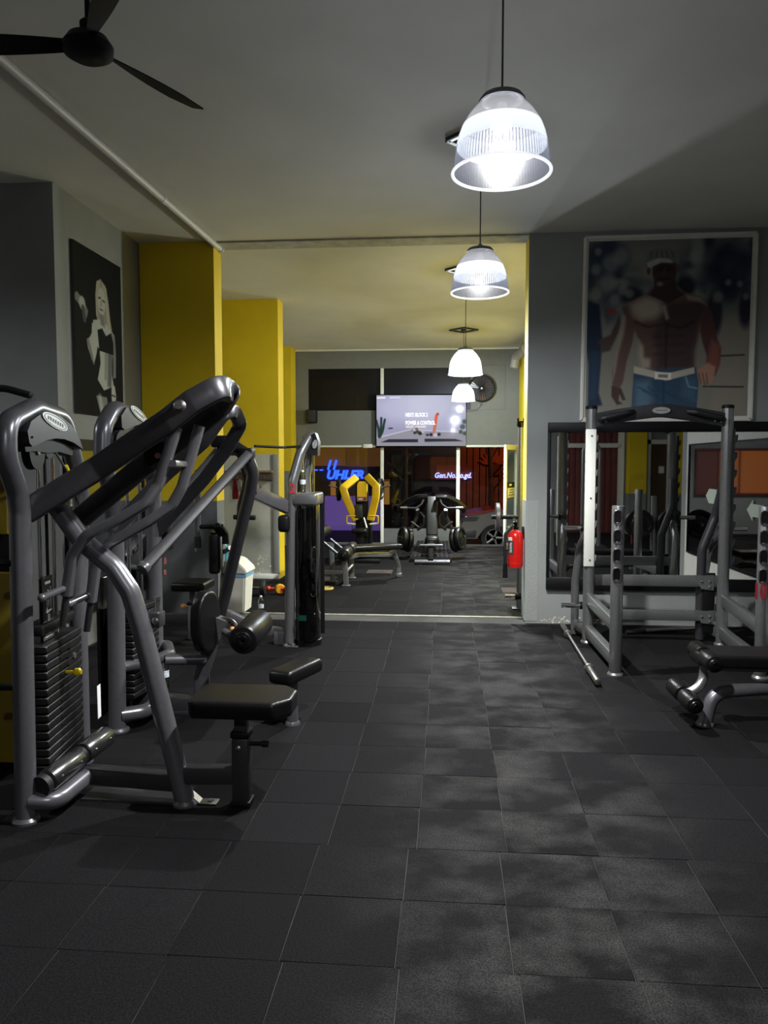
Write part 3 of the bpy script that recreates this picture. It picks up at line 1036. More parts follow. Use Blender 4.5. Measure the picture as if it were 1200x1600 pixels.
for i in range(28):
    a = 2 * PI * i / 28
    spk.tube([c + Vector((.04 * math.cos(a), -.035, .04 * math.sin(a))), c + Vector((.8 * rr * math.cos(a), -.03, .8 * rr * math.sin(a))), c + Vector((rr * math.cos(a), 0, rr * math.sin(a)))], .0035, .03, 5)
obj('cage', spk, M_black, wf)
for i in range(3):
    a = 2 * PI * i / 3 + .3
    d = Vector((math.cos(a), 0, math.sin(a))); n = Vector((-d.z, 0, d.x))
    obj('blade', MB().prism([c + d * .05 + n * .02, c + d * .22 + n * .02 + Vector((0, -.01, 0)), c + d * .21 + n * .15 + Vector((0, .012, 0)), c + d * .06 + n * .05], (0, .004, 0)), mat('smoky fan blade', L(66, 50, 50), .35), wf)
obj('hub', MB().lathe([(.0, -.055), (.04, -.05), (.045, 0), (.045, .03)], c, (0, 1, 0), 20), M_black, wf)
obj('hub_badge', MB().lathe([(.018, -.058), (.018, -.05)], c, (0, 1, 0), 14), M_badge, wf)
obj('mounting_arm', MB().tube([c + Vector((0, .04, 0)), c + Vector((0, .09, -.05)), c + Vector((0, .09, -.28)), c + Vector((0, .139, -.33))], .014, .03), M_greyd, wf)
obj('power_cable', MB().tube([Q(752, 626, YB - .03), Q(752, 634, YB - .02), Q(745, 641, YB - .012), Q(728, 643, YB - .012)], .006, .08, 8), M_cord, wf)

# ------------------------------------------------------------------ posters
pa, pb, pc, pd = Q(915, 372, YP - .025), Q(1182, 364.5, YP - .025), Q(908, 657, YP - .025), Q(1172, 655, YP - .025)
pm = thing('framed_poster', 'white-framed colour poster of a shirtless man in jeans and cap', 'poster', ((pa.x + pb.x) / 2, YP - .02, pc.z))
fr = MB()
cs = [pa, pb, pd, pc]
for i in range(4):
    fr.tube([cs[i], cs[(i + 1) % 4]], rect=(.035, .04), up=(0, -1, 0), fillet=0)
obj('frame', fr, M_white, pm)
obj('backing', MB().prism([p + Vector((0, .006, 0)) for p in cs], (0, .017, 0)), M_white, pm)
cv = Canvas(210, 226, (72, 74, 72))
rng = random.Random(5)
# blurred street crowd behind
cv.poly([(0, 0), (1, 0), (1, .42), (0, .42)], (58, 62, 60), .05)
for k in range(70):
    x, y = rng.random(), rng.uniform(.0, .42)
    if .2 < x < .62 and y < .12:
        continue
    cv.ell(x, y, rng.uniform(.02, .07), rng.uniform(.02, .06), rng.choice(((26, 32, 38), (34, 40, 46), (84, 88, 84), (50, 56, 60), (18, 22, 30), (96, 98, 92))), 1.0, .75)
cv.poly([(.2, .0), (.58, .0), (.55, .25), (.30, .22)], (76, 76, 72), .12, .9)
cv.ell(.86, .18, .17, .15, (20, 24, 34), .7, .85)
cv.ell(.10, .10, .13, .10, (24, 32, 42), .8, .8)
cv.ell(.67, .08, .04, .10, (82, 84, 80), .8, .8)
cv.poly([(0, .5), (1, .42), (1, 1), (0, 1)], (78, 77, 70), .1)
cv.poly([(.80, .48), (1, .46), (1, 1), (.78, 1)], (84, 80, 72), .05)
cv.ell(.60, .27, .06, .06, (22, 24, 28), .6); cv.ell(.78, .42, .05, .13, (28, 28, 34), .5)
cv.ell(.97, .40, .04, .10, (26, 26, 36), .6)
cv.ell(.28, .31, .07, .05, (26, 28, 32), .6); cv.ell(.15, .40, .03, .02, (86, 40, 42), .6)
for x, y, r_ in ((.05, .16, .03), (.06, .06, .022), (.14, .13, .05), (.20, .09, .045), (.13, .24, .05), (.05, .30, .035), (.22, .28, .03), (.26, .30, .025), (.17, .33, .03), (.70, .34, .03), (.86, .25, .018), (.93, .26, .018), (.80, .33, .03), (.97, .33, .02), (.66, .10, .035)):
    cv.ell(x, y, r_, r_, (88, 92, 88), .8, .6)
# passers-by at the left
cv.poly([(0, .33), (.075, .36), (.10, .55), (.085, .86), (.11, .93), (.02, .95), (.02, .7), (0, .6)], (24, 30, 42), .015)
cv.poly([(.02, .62), (.09, .62), (.07, .90), (.03, .90)], (26, 38, 50), .02)
cv.poly([(.075, .56), (.15, .53), (.20, .42), (.22, .47), (.15, .62), (.10, .63)], (48, 40, 38), .015)
cv.line([(.80, .66), (.97, .655)], .005, (34, 34, 36)); cv.line([(.73, .83), (.97, .835)], .005, (34, 34, 36))
# man: arms, torso, jeans
SK, SKD, SKL = (58, 46, 42), (40, 32, 32), (98, 92, 84)
cv.poly([(.22, .37), (.30, .40), (.295, .52), (.285, .58), (.255, .68), (.235, .80), (.21, .845), (.17, .83), (.165, .74), (.19, .60), (.215, .50)], SK, .012)
cv.poly([(.22, .40), (.245, .42), (.235, .52), (.205, .62), (.185, .74), (.17, .79), (.172, .70), (.195, .56)], SKL, .02, .8)
cv.poly([(.165, .82), (.225, .835), (.255, .90), (.235, .905), (.215, .87), (.21, .905), (.235, .925), (.20, .93), (.165, .88)], (44, 34, 32), .008)
cv.poly([(.70, .33), (.77, .42), (.80, .55), (.83, .62), (.825, .70), (.80, .77), (.74, .755), (.745, .66), (.715, .58), (.70, .52)], (50, 34, 33), .012)
cv.poly([(.77, .56), (.825, .60), (.82, .72), (.79, .76), (.735, .74), (.75, .66)], (84, 52, 44), .03, .8)
cv.poly([(.685, .74), (.75, .695), (.80, .72), (.79, .80), (.755, .83), (.745, .79), (.72, .825), (.70, .80), (.685, .81)], (104, 78, 66), .01)
for k in range(3):
    cv.line([(.70 + .022 * k, .755), (.715 + .02 * k, .815)], .003, (60, 42, 38))
cv.poly([(.40, .27), (.54, .25), (.60, .30), (.70, .32), (.745, .38), (.70, .47), (.685, .55), (.665, .63), (.67, .73), (.345, .73), (.33, .62), (.325, .56), (.28, .47), (.225, .41), (.25, .35), (.33, .32)], SK, .012)
cv.poly([(.47, .36), (.72, .34), (.735, .40), (.69, .50), (.665, .64), (.665, .73), (.44, .73), (.44, .62), (.40, .53), (.46, .46)], SKD, .05, .9)
cv.poly([(.26, .36), (.36, .32), (.44, .345), (.46, .40), (.42, .44), (.33, .46), (.28, .42)], SKL, .05, .85)
cv.ell(.38, .385, .085, .055, (112, 104, 94), .9, .7)
cv.poly([(.60, .31), (.70, .325), (.73, .37), (.69, .355), (.62, .345)], (92, 86, 78), .02, .8)
cv.line([(.475, .38), (.495, .44)], .010, (100, 92, 82), .02)
cv.line([(.30, .46), (.38, .49), (.47, .475)], .006, (34, 26, 26), .02)
cv.line([(.49, .475), (.58, .50), (.66, .465)], .006, (26, 20, 22), .02)
for k in range(3):
    cv.line([(.42, .545 + .05 * k), (.60, .54 + .05 * k)], .004, (30, 22, 22), .02, .6)
cv.line([(.495, .48), (.495, .72)], .005, (28, 21, 21), .02)
cv.poly([(.325, .56), (.355, .60), (.36, .66), (.40, .67), (.40, .72), (.345, .73), (.325, .64)], (104, 98, 88), .025, .9)
cv.poly([(.30, .735), (.68, .72), (.70, .80), (.69, 1), (.29, 1), (.295, .85)], (31, 45, 57), .008)
cv.poly([(.31, .80), (.40, .79), (.42, .90), (.40, .98), (.31, .98)], (60, 76, 86), .05, .7)
cv.poly([(.60, .78), (.69, .78), (.68, .92), (.60, .88)], (42, 60, 72), .04, .7)
cv.line([(.485, .77), (.49, .95)], .005, (20, 36, 54)); cv.line([(.62, .775), (.64, .83), (.69, .84)], .004, (70, 92, 104))
for k in range(6):
    cv.line([(.33 + .03 * k, .83 + .02 * (k % 2)), (.40 + .04 * k, .86 + .025 * (k % 3))], .004, (22, 38, 56), .012, .7)
cv.poly([(.30, .71), (.50, .755), (.67, .72), (.675, .755), (.50, .795), (.30, .75)], (112, 108, 98), .006)
cv.poly([(.43, .745), (.53, .75), (.53, .79), (.43, .785)], (140, 136, 126), .006); cv.poly([(.45, .757), (.51, .76), (.51, .78), (.45, .776)], (80, 76, 70), .006)
# neck, head with cap in deep shadow of the visor
cv.poly([(.41, .20), (.535, .20), (.55, .28), (.60, .31), (.50, .36), (.38, .31), (.41, .27)], (36, 28, 28), .01)
cv.ell(.472, .175, .075, .085, (40, 31, 30), .12)
cv.ell(.374, .175, .012, .022, (52, 40, 36), .3); cv.ell(.556, .165, .012, .022, (56, 42, 38), .3)
cv.ell(.472, .165, .05, .02, (28, 22, 23), .6); cv.line([(.472, .16), (.468, .195)], .006, (50, 39, 36), .012)
cv.line([(.44, .222), (.50, .220)], .004, (24, 18, 19)); cv.ell(.445, .25, .02, .012, (84, 76, 68), .8, .8)
cv.poly([(.355, .13), (.365, .075), (.41, .05), (.48, .045), (.54, .065), (.56, .11), (.555, .14), (.48, .115)], (66, 68, 66), .008)
for k in range(5):
    cv.line([(.39 + .03 * k, .07), (.385 + .035 * k, .10)], .005, (40, 42, 42), .01, .7)
cv.poly([(.36, .13), (.43, .105), (.50, .11), (.525, .135), (.45, .13), (.375, .16)], (100, 100, 94), .006)
ins = Vector((.012, 0, .012))
y_ = Vector((0, -.001, 0))
cv.build('print', pa + Vector((.035, 0, -.035)) + y_, pb + Vector((-.035, 0, -.035)) + y_, pc + Vector((.035, 0, .035)) + y_, pd + Vector((-.035, 0, .035)) + y_, print_mat('matte poster print', .5), pm, gain=3.1)

# black-and-white poster on the left recess wall (plane x = -3.25)
def QX(u, v, X):
    r = ray(u, v)
    t = X / r.x
    return Vector((X, r.y * t, EYE + r.z * t))
XW = -3.25
pa, pb, pc, pd = QX(113, 374, XW + .025), QX(188, 417, XW + .025), QX(120, 648, XW + .025), QX(193, 652, XW + .025)
pd.y = pb.y = (pb.y + pd.y) / 2
pc.y = pa.y = (pa.y + pc.y) / 2
zt, zb_ = (pa.z + pb.z) / 2, (pc.z + pd.z) / 2
pa.z = pb.z = zt; pc.z = pd.z = zb_
pw = thing('wall_poster', 'black-and-white poster of a woman lifting a dumbbell on the left wall', 'poster', (XW + .02, (pa.y + pb.y) / 2, zb_))
obj('board', MB().prism([pa, pb, pd, pc], (-.024, 0, 0)), mat('dark poster edge', L(70, 70, 68), .5), pw)
cv = Canvas(110, 210, (7, 7, 7))
W1, W2, W3 = (104, 105, 98), (70, 72, 68), (44, 46, 44)
cv.poly([(.42, .26), (.455, .175), (.54, .15), (.64, .175), (.70, .27), (.73, .38), (.77, .44), (.70, .45), (.46, .44), (.43, .36)], (84, 82, 74), .02)
cv.poly([(.36, .42), (.50, .40), (.72, .43), (.82, .47), (.81, .58), (.45, .58), (.42, .52)], W1, .012)
cv.poly([(.34, .44), (.46, .42), (.46, .54), (.42, .62), (.36, .69), (.25, .60), (.23, .55), (.29, .53), (.33, .50)], W1, .014)
cv.poly([(.23, .55), (.27, .54), (.36, .66), (.37, .69), (.31, .66)], W2, .02)
cv.poly([(.02, .305), (.06, .29), (.20, .33), (.27, .38), (.235, .43), (.15, .375), (.02, .34)], W2, .012)
cv.ell(.155, .345, .06, .04, W1, .3); cv.line([(.17, .37), (.20, .44)], .03, W3, .02)
cv.poly([(.74, .45), (.83, .48), (.845, .60), (.83, .74), (.77, .745), (.78, .62), (.745, .54)], W2, .014)
cv.poly([(.48, .57), (.78, .57), (.75, .66), (.745, .72), (.78, .80), (.74, .86), (.56, .86), (.42, .79), (.455, .74), (.50, .67)], W1, .012)
cv.poly([(.66, .58), (.78, .58), (.75, .70), (.72, .82), (.64, .80)], W3, .05, .8)
cv.line([(.62, .60), (.60, .76)], .012, W3, .05, .7)
cv.poly([(.45, .47), (.55, .45), (.63, .49), (.74, .46), (.79, .52), (.79, .595), (.48, .595)], (7, 7, 7), .010)
cv.poly([(.36, .79), (.43, .775), (.56, .835), (.76, .80), (.80, .87), (.40, .875)], (7, 7, 7), .010)
cv.poly([(.39, .875), (.62, .875), (.64, .93), (.61, 1), (.50, 1), (.45, .95)], W2, .014)
cv.line([(.47, .88), (.52, .98)], .03, W1, .06)
cv.poly([(.73, .80), (.80, .79), (.83, .86), (.80, .93), (.74, .92), (.72, .86)], W1, .015)
cv.line([(.73, .855), (.81, .86)], .010, (30, 30, 30))
cv.ell(.545, .285, .085, .085, W1, .2)
cv.line([(.49, .27), (.53, .265)], .010, (24, 24, 24)); cv.line([(.57, .275), (.615, .28)], .010, (24, 24, 24))
cv.line([(.545, .285), (.535, .315)], .008, (70, 70, 66)); cv.line([(.515, .335), (.57, .338)], .010, (50, 46, 46))
cv.poly([(.50, .36), (.58, .37), (.62, .44), (.52, .43)], W2, .015)
cv.poly([(.43, .26), (.455, .175), (.54, .15), (.51, .20), (.47, .25), (.455, .40), (.43, .38)], (98, 96, 86), .012)
cv.poly([(.55, .16), (.66, .19), (.70, .30), (.74, .42), (.68, .44), (.64, .33), (.62, .24)], (98, 96, 86), .012)
e_ = Vector((.001, 0, 0))
cv.build('print', pa + e_, pb + e_, pc + e_, pd + e_, print_mat('poster print black and white', .7), pw, gain=2.6)

# mirrors ---------------------------------------------------------------
def mirror(name, label, xa, xb, za, zb, y, glassm):
    t = thing(name, label, 'mirror', ((xa + xb) / 2, y, za))
    f = .115
    fr = MB()
    fr.span((xa, y - .05, zb - .10), (xb, y, zb), .006).span((xa, y - .05, za), (xb, y, za + .12), .006)
    fr.span((xa, y - .05, za + .12), (xa + .03, y, zb - .10), .004).span((xb - .03, y - .05, za + .12), (xb, y, zb - .10), .004)
    obj('frame', fr, M_black, t)
    obj('mirror_glass', MB().span((xa + .03, y - .018, za + .12), (xb - .03, y - .004, zb - .1)), glassm, t)
    return t
ma, mb_ = Q(857, 660, YP - .05), Q(857, 921, YP - .05)
mirror('wall_mirror', 'wide black-framed mirror on the grey wall behind the rack', ma.x, 3.38, mb_.z, ma.z, YP - .001, M_mirror)
# mirror on the left recess wall
t = thing('side_mirror', 'black-framed mirror low on the left wall behind the machines', 'mirror', (XW + .01, 7.0, .3))
y0_, y1_ = 6.16, 7.80
za, zb = .30, QX(150, 688, XW).z
fr = MB()
fr.span((XW + .001, y0_, zb - .10), (XW + .04, y1_, zb)).span((XW + .001, y0_, za), (XW + .04, y1_, za + .1)).span((XW + .001, y0_, za + .1), (XW + .04, y0_ + .04, zb - .1)).span((XW + .001, y1_ - .04, za + .1), (XW + .04, y1_, zb - .1))
obj('frame', fr, M_black, t)
obj('mirror_glass', MB().span((XW + .002, y0_ + .04, za + .1), (XW + .014, y1_ - .04, zb - .1)), M_mirror, t)
# dark mirror on the off-white right wall, with two paper arrows
t = thing('right_wall_mirror', 'dim mirror on the off-white right wall, seen only by reflection', 'mirror', (3.39, 6.2, .42))
obj('frame', MB().span((3.375, 4.7, .40), (3.399, 7.75, .42)).span((3.375, 4.7, 1.9), (3.399, 7.75, 1.92)).span((3.375, 4.7, .42), (3.399, 4.72, 1.9)), M_black, t)
obj('mirror_glass', MB().span((3.388, 4.72, .42), (3.399, 7.75, 1.9)), M_darkmirror, t)
def arrow(yc, zc, s, tail):
    p = [(0, -.9), (.55, .0), (0, .9), (0, .55), (-tail, .55), (-tail, -.55), (0, -.55)] if tail > .9 else [(.55, 0), (.2, .62), (-.6, .62), (-.6, -.62), (.2, -.62)]
    return MB().prism([(3.372, yc - a * s * 2.3, zc + b * s) for a, b in p], (.0015, 0, 0))
M_arrow = mat('pale green paper', L(196, 206, 190), .7)
a1 = obj('arrow_sticker', arrow(5.66, 1.23, .15, .5), M_arrow, t)
a2 = obj('arrow_sticker', arrow(7.0, 1.13, .13, 1.0), M_arrow, t)

# ------------------------------------------------------------------ strength machine helpers
def foot(mb, p, r=.062):
    mb.lathe([(r, 0), (r, .012), (r * .82, .026)], Vector((p[0], p[1], 0)), seg=20)
def badge(parent, c, n, xd, w=.16, h=.055):
    """pale oval maker's badge with a dark inner line and small lettering"""
    n = Vector(n).normalized(); xd = Vector(xd).normalized(); yd = n.cross(xd)
    c = Vector(c)
    o = MB()
    o.prism([c + xd * (w / 2 * math.cos(a)) + yd * (h / 2 * math.sin(a)) for a in [2 * PI * i / 28 for i in range(28)]], n * .004)
    b = obj('badge', o, M_badge, parent)
    ring = MB()
    pts = [c + n * .0045 + xd * (w * .43 * math.cos(a)) + yd * (h * .40 * math.sin(a)) for a in [2 * PI * i / 28 for i in range(28)]]
    ring.tube(pts, .0016, 0, 5, closed=True)
    for k in range(7):
        x = (k - 3) * w * .095
        ring.box(c + n * .005 + xd * x, (w * .05, h * .25, .001), rot=Matrix((xd, yd, n)).transposed())
    obj('badge_print', ring, M_ink, b)
    return b
def stack(parent, c, ax, n, pitch, length, depth, z0, pin_k=None, pin_dir=None):
    """weight plates one above the other on two guide rods; ax = long direction"""
    ax = Vector(ax).normalized(); ay = Vector((0, 0, 1)).cross(ax)
    rot = Matrix((ax, ay, Vector((0, 0, 1)))).transposed()
    base = wloc(parent)
    me = MB().box((0, 0, 0), (length, depth, pitch - .007), .004, 1, rot).box(ay * -(depth / 2 + .001) + ax * (-length * .12), (.035, .003, pitch * .34), rot=rot).mesh('weight_plate')
    me.materials.append(M_plate)
    for k in range(n):
        o = bpy.data.objects.new('weight_plate', me)
        COL.objects.link(o)
        o.parent = parent
        o.location = Vector((c[0], c[1], z0 + pitch * (k + .5))) - base
        edge = obj('edge_line', MB().box(Vector((c[0], c[1], z0 + pitch * (k + 1) - .007)) - ay * (depth / 2 - .001), (length * .94, .004, .0025), rot=rot), M_iron, o) if k % 1 == 0 else None
    if pin_k is not None:
        p = Vector((c[0], c[1], z0 + pitch * (pin_k + .5))) - ay * (depth / 2)
        obj('selector_pin', MB().cyl(p, p - ay * .045, .008).lathe([(.012, 0), (.02, .008), (.02, .028), (.012, .036)], p - ay * .04, -ay, 16), M_pin, parent, 'yellow selector pin')
def rods(parent, c, ax, gap, z0, z1, r=.012, m=None):
    ax = Vector(ax).normalized()
    for s in (-1, 1):
        p = Vector((c[0], c[1], 0)) + ax * (gap * s)
        obj('guide_rod', MB().cyl(p + Vector((0, 0, z0)), p + Vector((0, 0, z1)), r, 10), m or M_chrome, parent)
def pulley(parent, c, axis, r=.055, w=.03):
    axis = Vector(axis).normalized()
    c = Vector(c) - axis * w / 2
    p = obj('pulley', MB().lathe([(.012, 0), (r, 0), (r, w * .25), (r * .86, w * .5), (r, w * .75), (r, w), (.012, w)], c, axis, 28), M_black, parent)
    obj('pulley_bolt', MB().lathe([(.016, -.008), (.016, w + .008)], c, axis, 6), M_steel, p)
    return p
def roller(parent, a, b, r, name='foam_roller'):
    a, b = Vector(a), Vector(b)
    d = (b - a).normalized(); L_ = (b - a).length
    prof = [(.02, -.012), (r * .55, -.010), (r * .62, 0), (r * .9, .004), (r, .02), (r, L_ - .02), (r * .9, L_ - .004), (r * .62, L_), (r * .55, L_ + .010), (.02, L_ + .012)]
    o = obj(name, MB().lathe(prof, a, d, 28), M_vinyl, parent)
    for e, s in ((a, -1), (b, 1)):
        obj('end_cap', MB().lathe([(r * .42, .008), (r * .36, .018), (r * .15, .018), (r * .1, .012)], e, d * s, 20), M_gloss, o)
    return o

M_cover = mat('brushed steel cover', (.16, .16, .165, 1), .24, .95, noise=.1, scale=20)
# ================================================================== MACHINE 1: front pulldown machine
f0 = G(41, 1283); f1 = Vector((Q(128, 1190, 3.93).x, 3.93, 0))
ax1 = (f1 - f0).normalized(); n1 = Vector((ax1.y, -ax1.x, 0))      # n1 faces the aisle
m1 = thing('pulldown_machine', 'grey pulldown machine with the large black seat pad, nearest at the left', 'gym machine', (f0.x, f0.y, 0))
up1 = Vector((0, 0, 1))
def onp(u, v, o=None, n=n1):
    """point on the tower plane of machine 1 seen at a pixel"""
    o = f0 if o is None else o
    r = ray(u, v); c = Vector((0, 0, EYE))
    t = (o - c).dot(n) / r.dot(n)
    return c + r * t
tw = MB()
tw.tube([f0 + Vector((0, 0, .004)), onp(31, 800), onp(27, 768), onp(9, 715), onp(9, 660), onp(52, 637), onp(98, 652), onp(116, 720), onp(128, 778), f1 + Vector((0, 0, .9)), f1 + Vector((0, 0, .004))], .047, .16, 20, arc=8)
foot(tw, f0); foot(tw, f1)
obj('tower_frame', tw, M_steel, m1)
sh = [onp(*p) for p in ((25, 692), (22, 674), (28, 658), (42, 648), (58, 645), (76, 650), (93, 664), (106, 684), (112, 702), (98, 692), (82, 686), (68, 685), (52, 688), (38, 695), (30, 698))]
s1 = obj('shroud', MB().prism([p + n1 * .060 for p in sh], n1 * -.10), M_shroud, m1)
badge(s1, onp(66, 659) + n1 * .061, n1, ax1 * 1.0 + Vector((0, 0, -.18)), .30, .062)
for p in ((29, 683), (57, 652)):
    obj('screw', MB().sphere(onp(*p) + n1 * .061, .006, 8), M_black, s1)
pc_ = onp(52, 706)
pulley(m1, pc_, n1, .085, .04); pulley(m1, onp(72, 700), n1, .055, .035)
obj('housing', MB().prism([onp(*p) + n1 * .03 for p in ((28, 696), (46, 690), (70, 687), (88, 690), (106, 700), (104, 712), (84, 706), (66, 708), (46, 705), (30, 706))], n1 * -.06), M_black, m1)
mid1 = (f0 + f1) / 2 + ax1 * -.03
stack(m1, (mid1.x, mid1.y), ax1, 16, .041, .44, .15, .14, 11)
rods(m1, (mid1.x, mid1.y), ax1, .085, .02, 1.68, .011)
obj('carriage', MB().box(Vector((mid1.x, mid1.y, .86)), (.40, .10, .05), .01, 2, Matrix((ax1, Vector((0, 0, 1)).cross(ax1), Vector((0, 0, 1)))).transposed()).cyl(Vector((mid1.x, mid1.y, .88)), Vector((mid1.x, mid1.y, 1.7)), .008), M_black, m1)
pulley(m1, onp(92, 1024) + n1 * .05, n1, .07, .05)
obj('cable', MB().tube([onp(70, 690) + n1 * .02, onp(104, 745) + n1 * .02, onp(122, 800) + n1 * .02], .006, 0, 8), M_iron, m1)
obj('cable_sleeve', MB().tube([onp(97, 728) + n1 * .02, onp(104, 745) + n1 * .02], .011, 0, 8), M_pin, m1)
pl0 = onp(66, 950) + n1 * .02
rot1 = Matrix((ax1, n1, Vector((0, 0, 1)))).transposed()
bd = obj('instruction_placard', MB().box(pl0, (.13, .016, .31), .004, 1, rot1), M_gloss, m1)
fig = MB()
fig.box(pl0 + n1 * .009 + up1 * .125, (.06, .002, .012), rot=rot1)
for a, b in (((-.01, .09), (.03, .075)), ((.03, .10), (.03, -.02)), ((-.02, .08), (.02, .07)), ((-.015, .06), (-.015, -.02)), ((-.02, -.02), (.035, -.01)), ((.005, .06), (.005, .0)), ((0, -.03), (0, -.07)), ((.012, -.03), (.012, -.07))):
    fig.tube([pl0 + n1 * .009 + ax1 * a[0] + up1 * a[1], pl0 + n1 * .009 + ax1 * b[0] + up1 * b[1]], .004, 0, 5)
for k in range(5):
    fig.box(pl0 + n1 * .009 + up1 * (-.085 - .013 * k), (.08, .002, .004), rot=rot1)
obj('placard_print', fig, mat('grey print', (.4, .4, .4, 1), .5), bd)
obj('side_knob', MB().tube([f0 + Vector((-.03, 0, .63)), f0 + Vector((-.10, -.01, .63))], .016, 0, 12), M_black, m1)
obj('side_knob', MB().tube([f0 + Vector((-.03, 0, 1.20)), f0 + Vector((-.08, -.01, 1.20))], .016, 0, 12), M_black, m1)
obj('white_label', MB().box(onp(141, 1096, f1) + n1 * .05, (.05, .003, .19), .001, 1, rot1), M_whiteprint, m1)
# yoke: the long flat beam rising to the right and its twin behind
ya, yb = [], []
yk = MB()
yp = [onp(40, 800), Q(150, 733, 3.42), Q(262, 658, 3.42), Q(300, 628, 3.43), Q(345, 603, 3.46), Q(357, 612, 3.60), Q(345, 634, 3.78), Q(300, 672, 3.80), Q(215, 735, 3.80), Q(128, 808, 3.86)]
yk.tube(yp, rect=(.112, .06, .5), up=(.25, -1, .1), fillet=.10, arc=8)
obj('yoke_arm', yk, M_steeld, m1)
bo = Q(281, 634, 3.40)
obj('pivot_bolt', MB().lathe([(.034, -.03), (.034, .0), (.026, .008), (.018, .012), (.018, .024)], bo, (.1, -1, .05), 24), M_iron, m1)
# paired handle arms hanging from the yoke
for nm, pts in (('near', [(276, 668, 3.46), (262, 712, 3.46), (247, 758, 3.46), (228, 786, 3.44), (185, 812, 3.42), (136, 836, 3.40), (113, 868, 3.40), (104, 930, 3.40)]),
                ('far', [(312, 665, 3.64), (298, 715, 3.64), (284, 762, 3.64), (268, 790, 3.64), (232, 815, 3.62), (170, 850, 3.60), (150, 880, 3.60), (142, 940, 3.60)])):
    a = MB().tube([Q(*p) for p in pts], rect=(.048, .055, .5), up=(.1, -1, .1), fillet=.09)
    ho = obj('handle_arm', a, M_steel, m1)
    e = Q(*pts[-1])
    obj('grip', MB().tube([e + Vector((0, 0, .005)), e + Vector((-.025, 0, -.15))], .017, 0, 12), M_rub, ho)
    e2 = Q(pts[-1][0], pts[-1][1] - 12, pts[-1][2])
    obj('cross_handle', MB().tube([e2, e2 + Vector((-.03, -.16, -.02))], .017, 0, 12).sphere(e2 + Vector((-.03, -.165, -.02)), .020, 12), M_steel, ho)
br = MB().tube([Q(263, 724, 3.44), Q(285, 726, 3.66)], rect=(.075, .03, .5), up=(0, -.2, 1), fillet=0)
obj('arm_bracket', br, M_steel, m1)
pulley(m1, Q(247, 712, 3.72), (.3, -1, 0), .07, .04)
obj('cable', MB().tube([Q(228, 694, 3.72), Q(262, 662, 3.6)], .006, 0, 8), M_iron, m1)
obj('tension_link', MB().tube([Q(222, 705, 3.72), Q(230, 690, 3.72)], .018, 0, 10), M_chrome, m1)
# the bent leg in front
lg = MB()
le = G(290, 1256)
lp = [onp(66, 768) + n1 * .02, Q(128, 845, 3.50), Q(178, 886, 3.50), Q(204, 925, 3.50), Q(222, 985, 3.50), le + Vector((0, 0, .004))]
lg.tube(lp, .048, .16, 20, arc=8)
foot(lg, le)
obj('front_leg', lg, M_steel, m1)
obj('floor_bracket', MB().box(Vector((le.x + .105, le.y + .02, .006)), (.10, .06, .008), .002).box(Vector((le.x + .045, le.y + .02, .026)), (.06, .05, .008), rot=Matrix.Rotation(.7, 3, 'Y')).lathe([(.016, 0), (.016, .01)], (le.x + .12, le.y + .02, .008), seg=6), M_iron, m1)
sp0 = G(379, 1256)
bb = MB()
bs = f0 + ax1 * .10
bb.tube([Vector((Q(135, 1225, 3.52).x, 3.55, .10)), Vector((le.x, le.y + .02, .10))], rect=(.07, .085, .25), up=(0, 0, 1), fillet=0)
zb1 = Q(330, 1208, sp0.y).z
bb.tube([Vector((le.x + .0, le.y, zb1)), Vector((sp0.x, sp0.y, zb1))], rect=(.06, .085, .25), up=(0, 0, 1), fillet=0)
bb.span((Q(135, 1225, 3.52).x, 3.46, .001), (le.x - .03, 3.60, .012))
obj('base_rail', bb, M_steeld, m1)
obj('base_tube', MB().tube([f0 + Vector((.02, 0, .10)), f0 + Vector((.13, .03, .085)), Vector((Q(140, 1220, 3.55).x, 3.55, .10))], .042, .08, 16), M_steel, m1)
for (u0, v0, u1, v1, Ya, Yb_) in ((72, 1222, 122, 1185, 3.27, 3.55), (128, 1178, 166, 1150, 3.6, 3.85)):
    a, b = Q(u0, v0, Ya), Q(u1, v1, Yb_)
    cvr = obj('roller_cover', MB().cyl(a, b, .056, 22, bev=.012), M_cover, m1)
    for k in (.2, .8):
        p = a.lerp(b, k) + Vector((.055, -.01, .012))
        obj('screw', MB().sphere(p, .007, 8), M_chrome, cvr)
    obj('end_stop', MB().cyl(a - (b - a).normalized() * .03 + Vector((-.01, 0, -.01)), a + (b - a).normalized() * .001 + Vector((-.005, 0, -.005)), .05, 20), M_rub, cvr)
# seat
zs = Q(378, 1150, sp0.y).z
obj('seat_post', MB().span((sp0.x - .042, sp0.y - .042, .018), (sp0.x + .042, sp0.y + .042, zs), .012), M_steeld, m1)
obj('post_shoe', MB().span((sp0.x - .050, sp0.y - .050, 0), (sp0.x + .050, sp0.y + .050, .03), .008), M_black, m1)
zp = Q(370, 1126, sp0.y - .14).z
obj('seat_stem', MB().span((sp0.x - .030, sp0.y - .030, zs), (sp0.x + .030, sp0.y + .030, zp), .006), M_steeld, m1)
obj('stem_collar', MB().span((sp0.x - .046, sp0.y - .046, zs), (sp0.x + .046, sp0.y + .046, zs + .032), .008), M_black, m1)
obj('adjusting_pin', MB().cyl((sp0.x + .04, sp0.y, zs - .035), (sp0.x + .125, sp0.y, zs - .035), .011).cyl((sp0.x + .10, sp0.y, zs - .035), (sp0.x + .13, sp0.y, zs - .035), .016), M_black, m1)
obj('post_bolt', MB().lathe([(.014, 0), (.014, .008), (.008, .012)], (sp0.x - .005, sp0.y - .042, zs - .045), (0, -1, 0), 16), M_iron, m1)
ca_, cb_ = Q(291, 1110, sp0.y - .12), Q(452, 1110, sp0.y - .12)
xa, xb = ca_.x, cb_.x
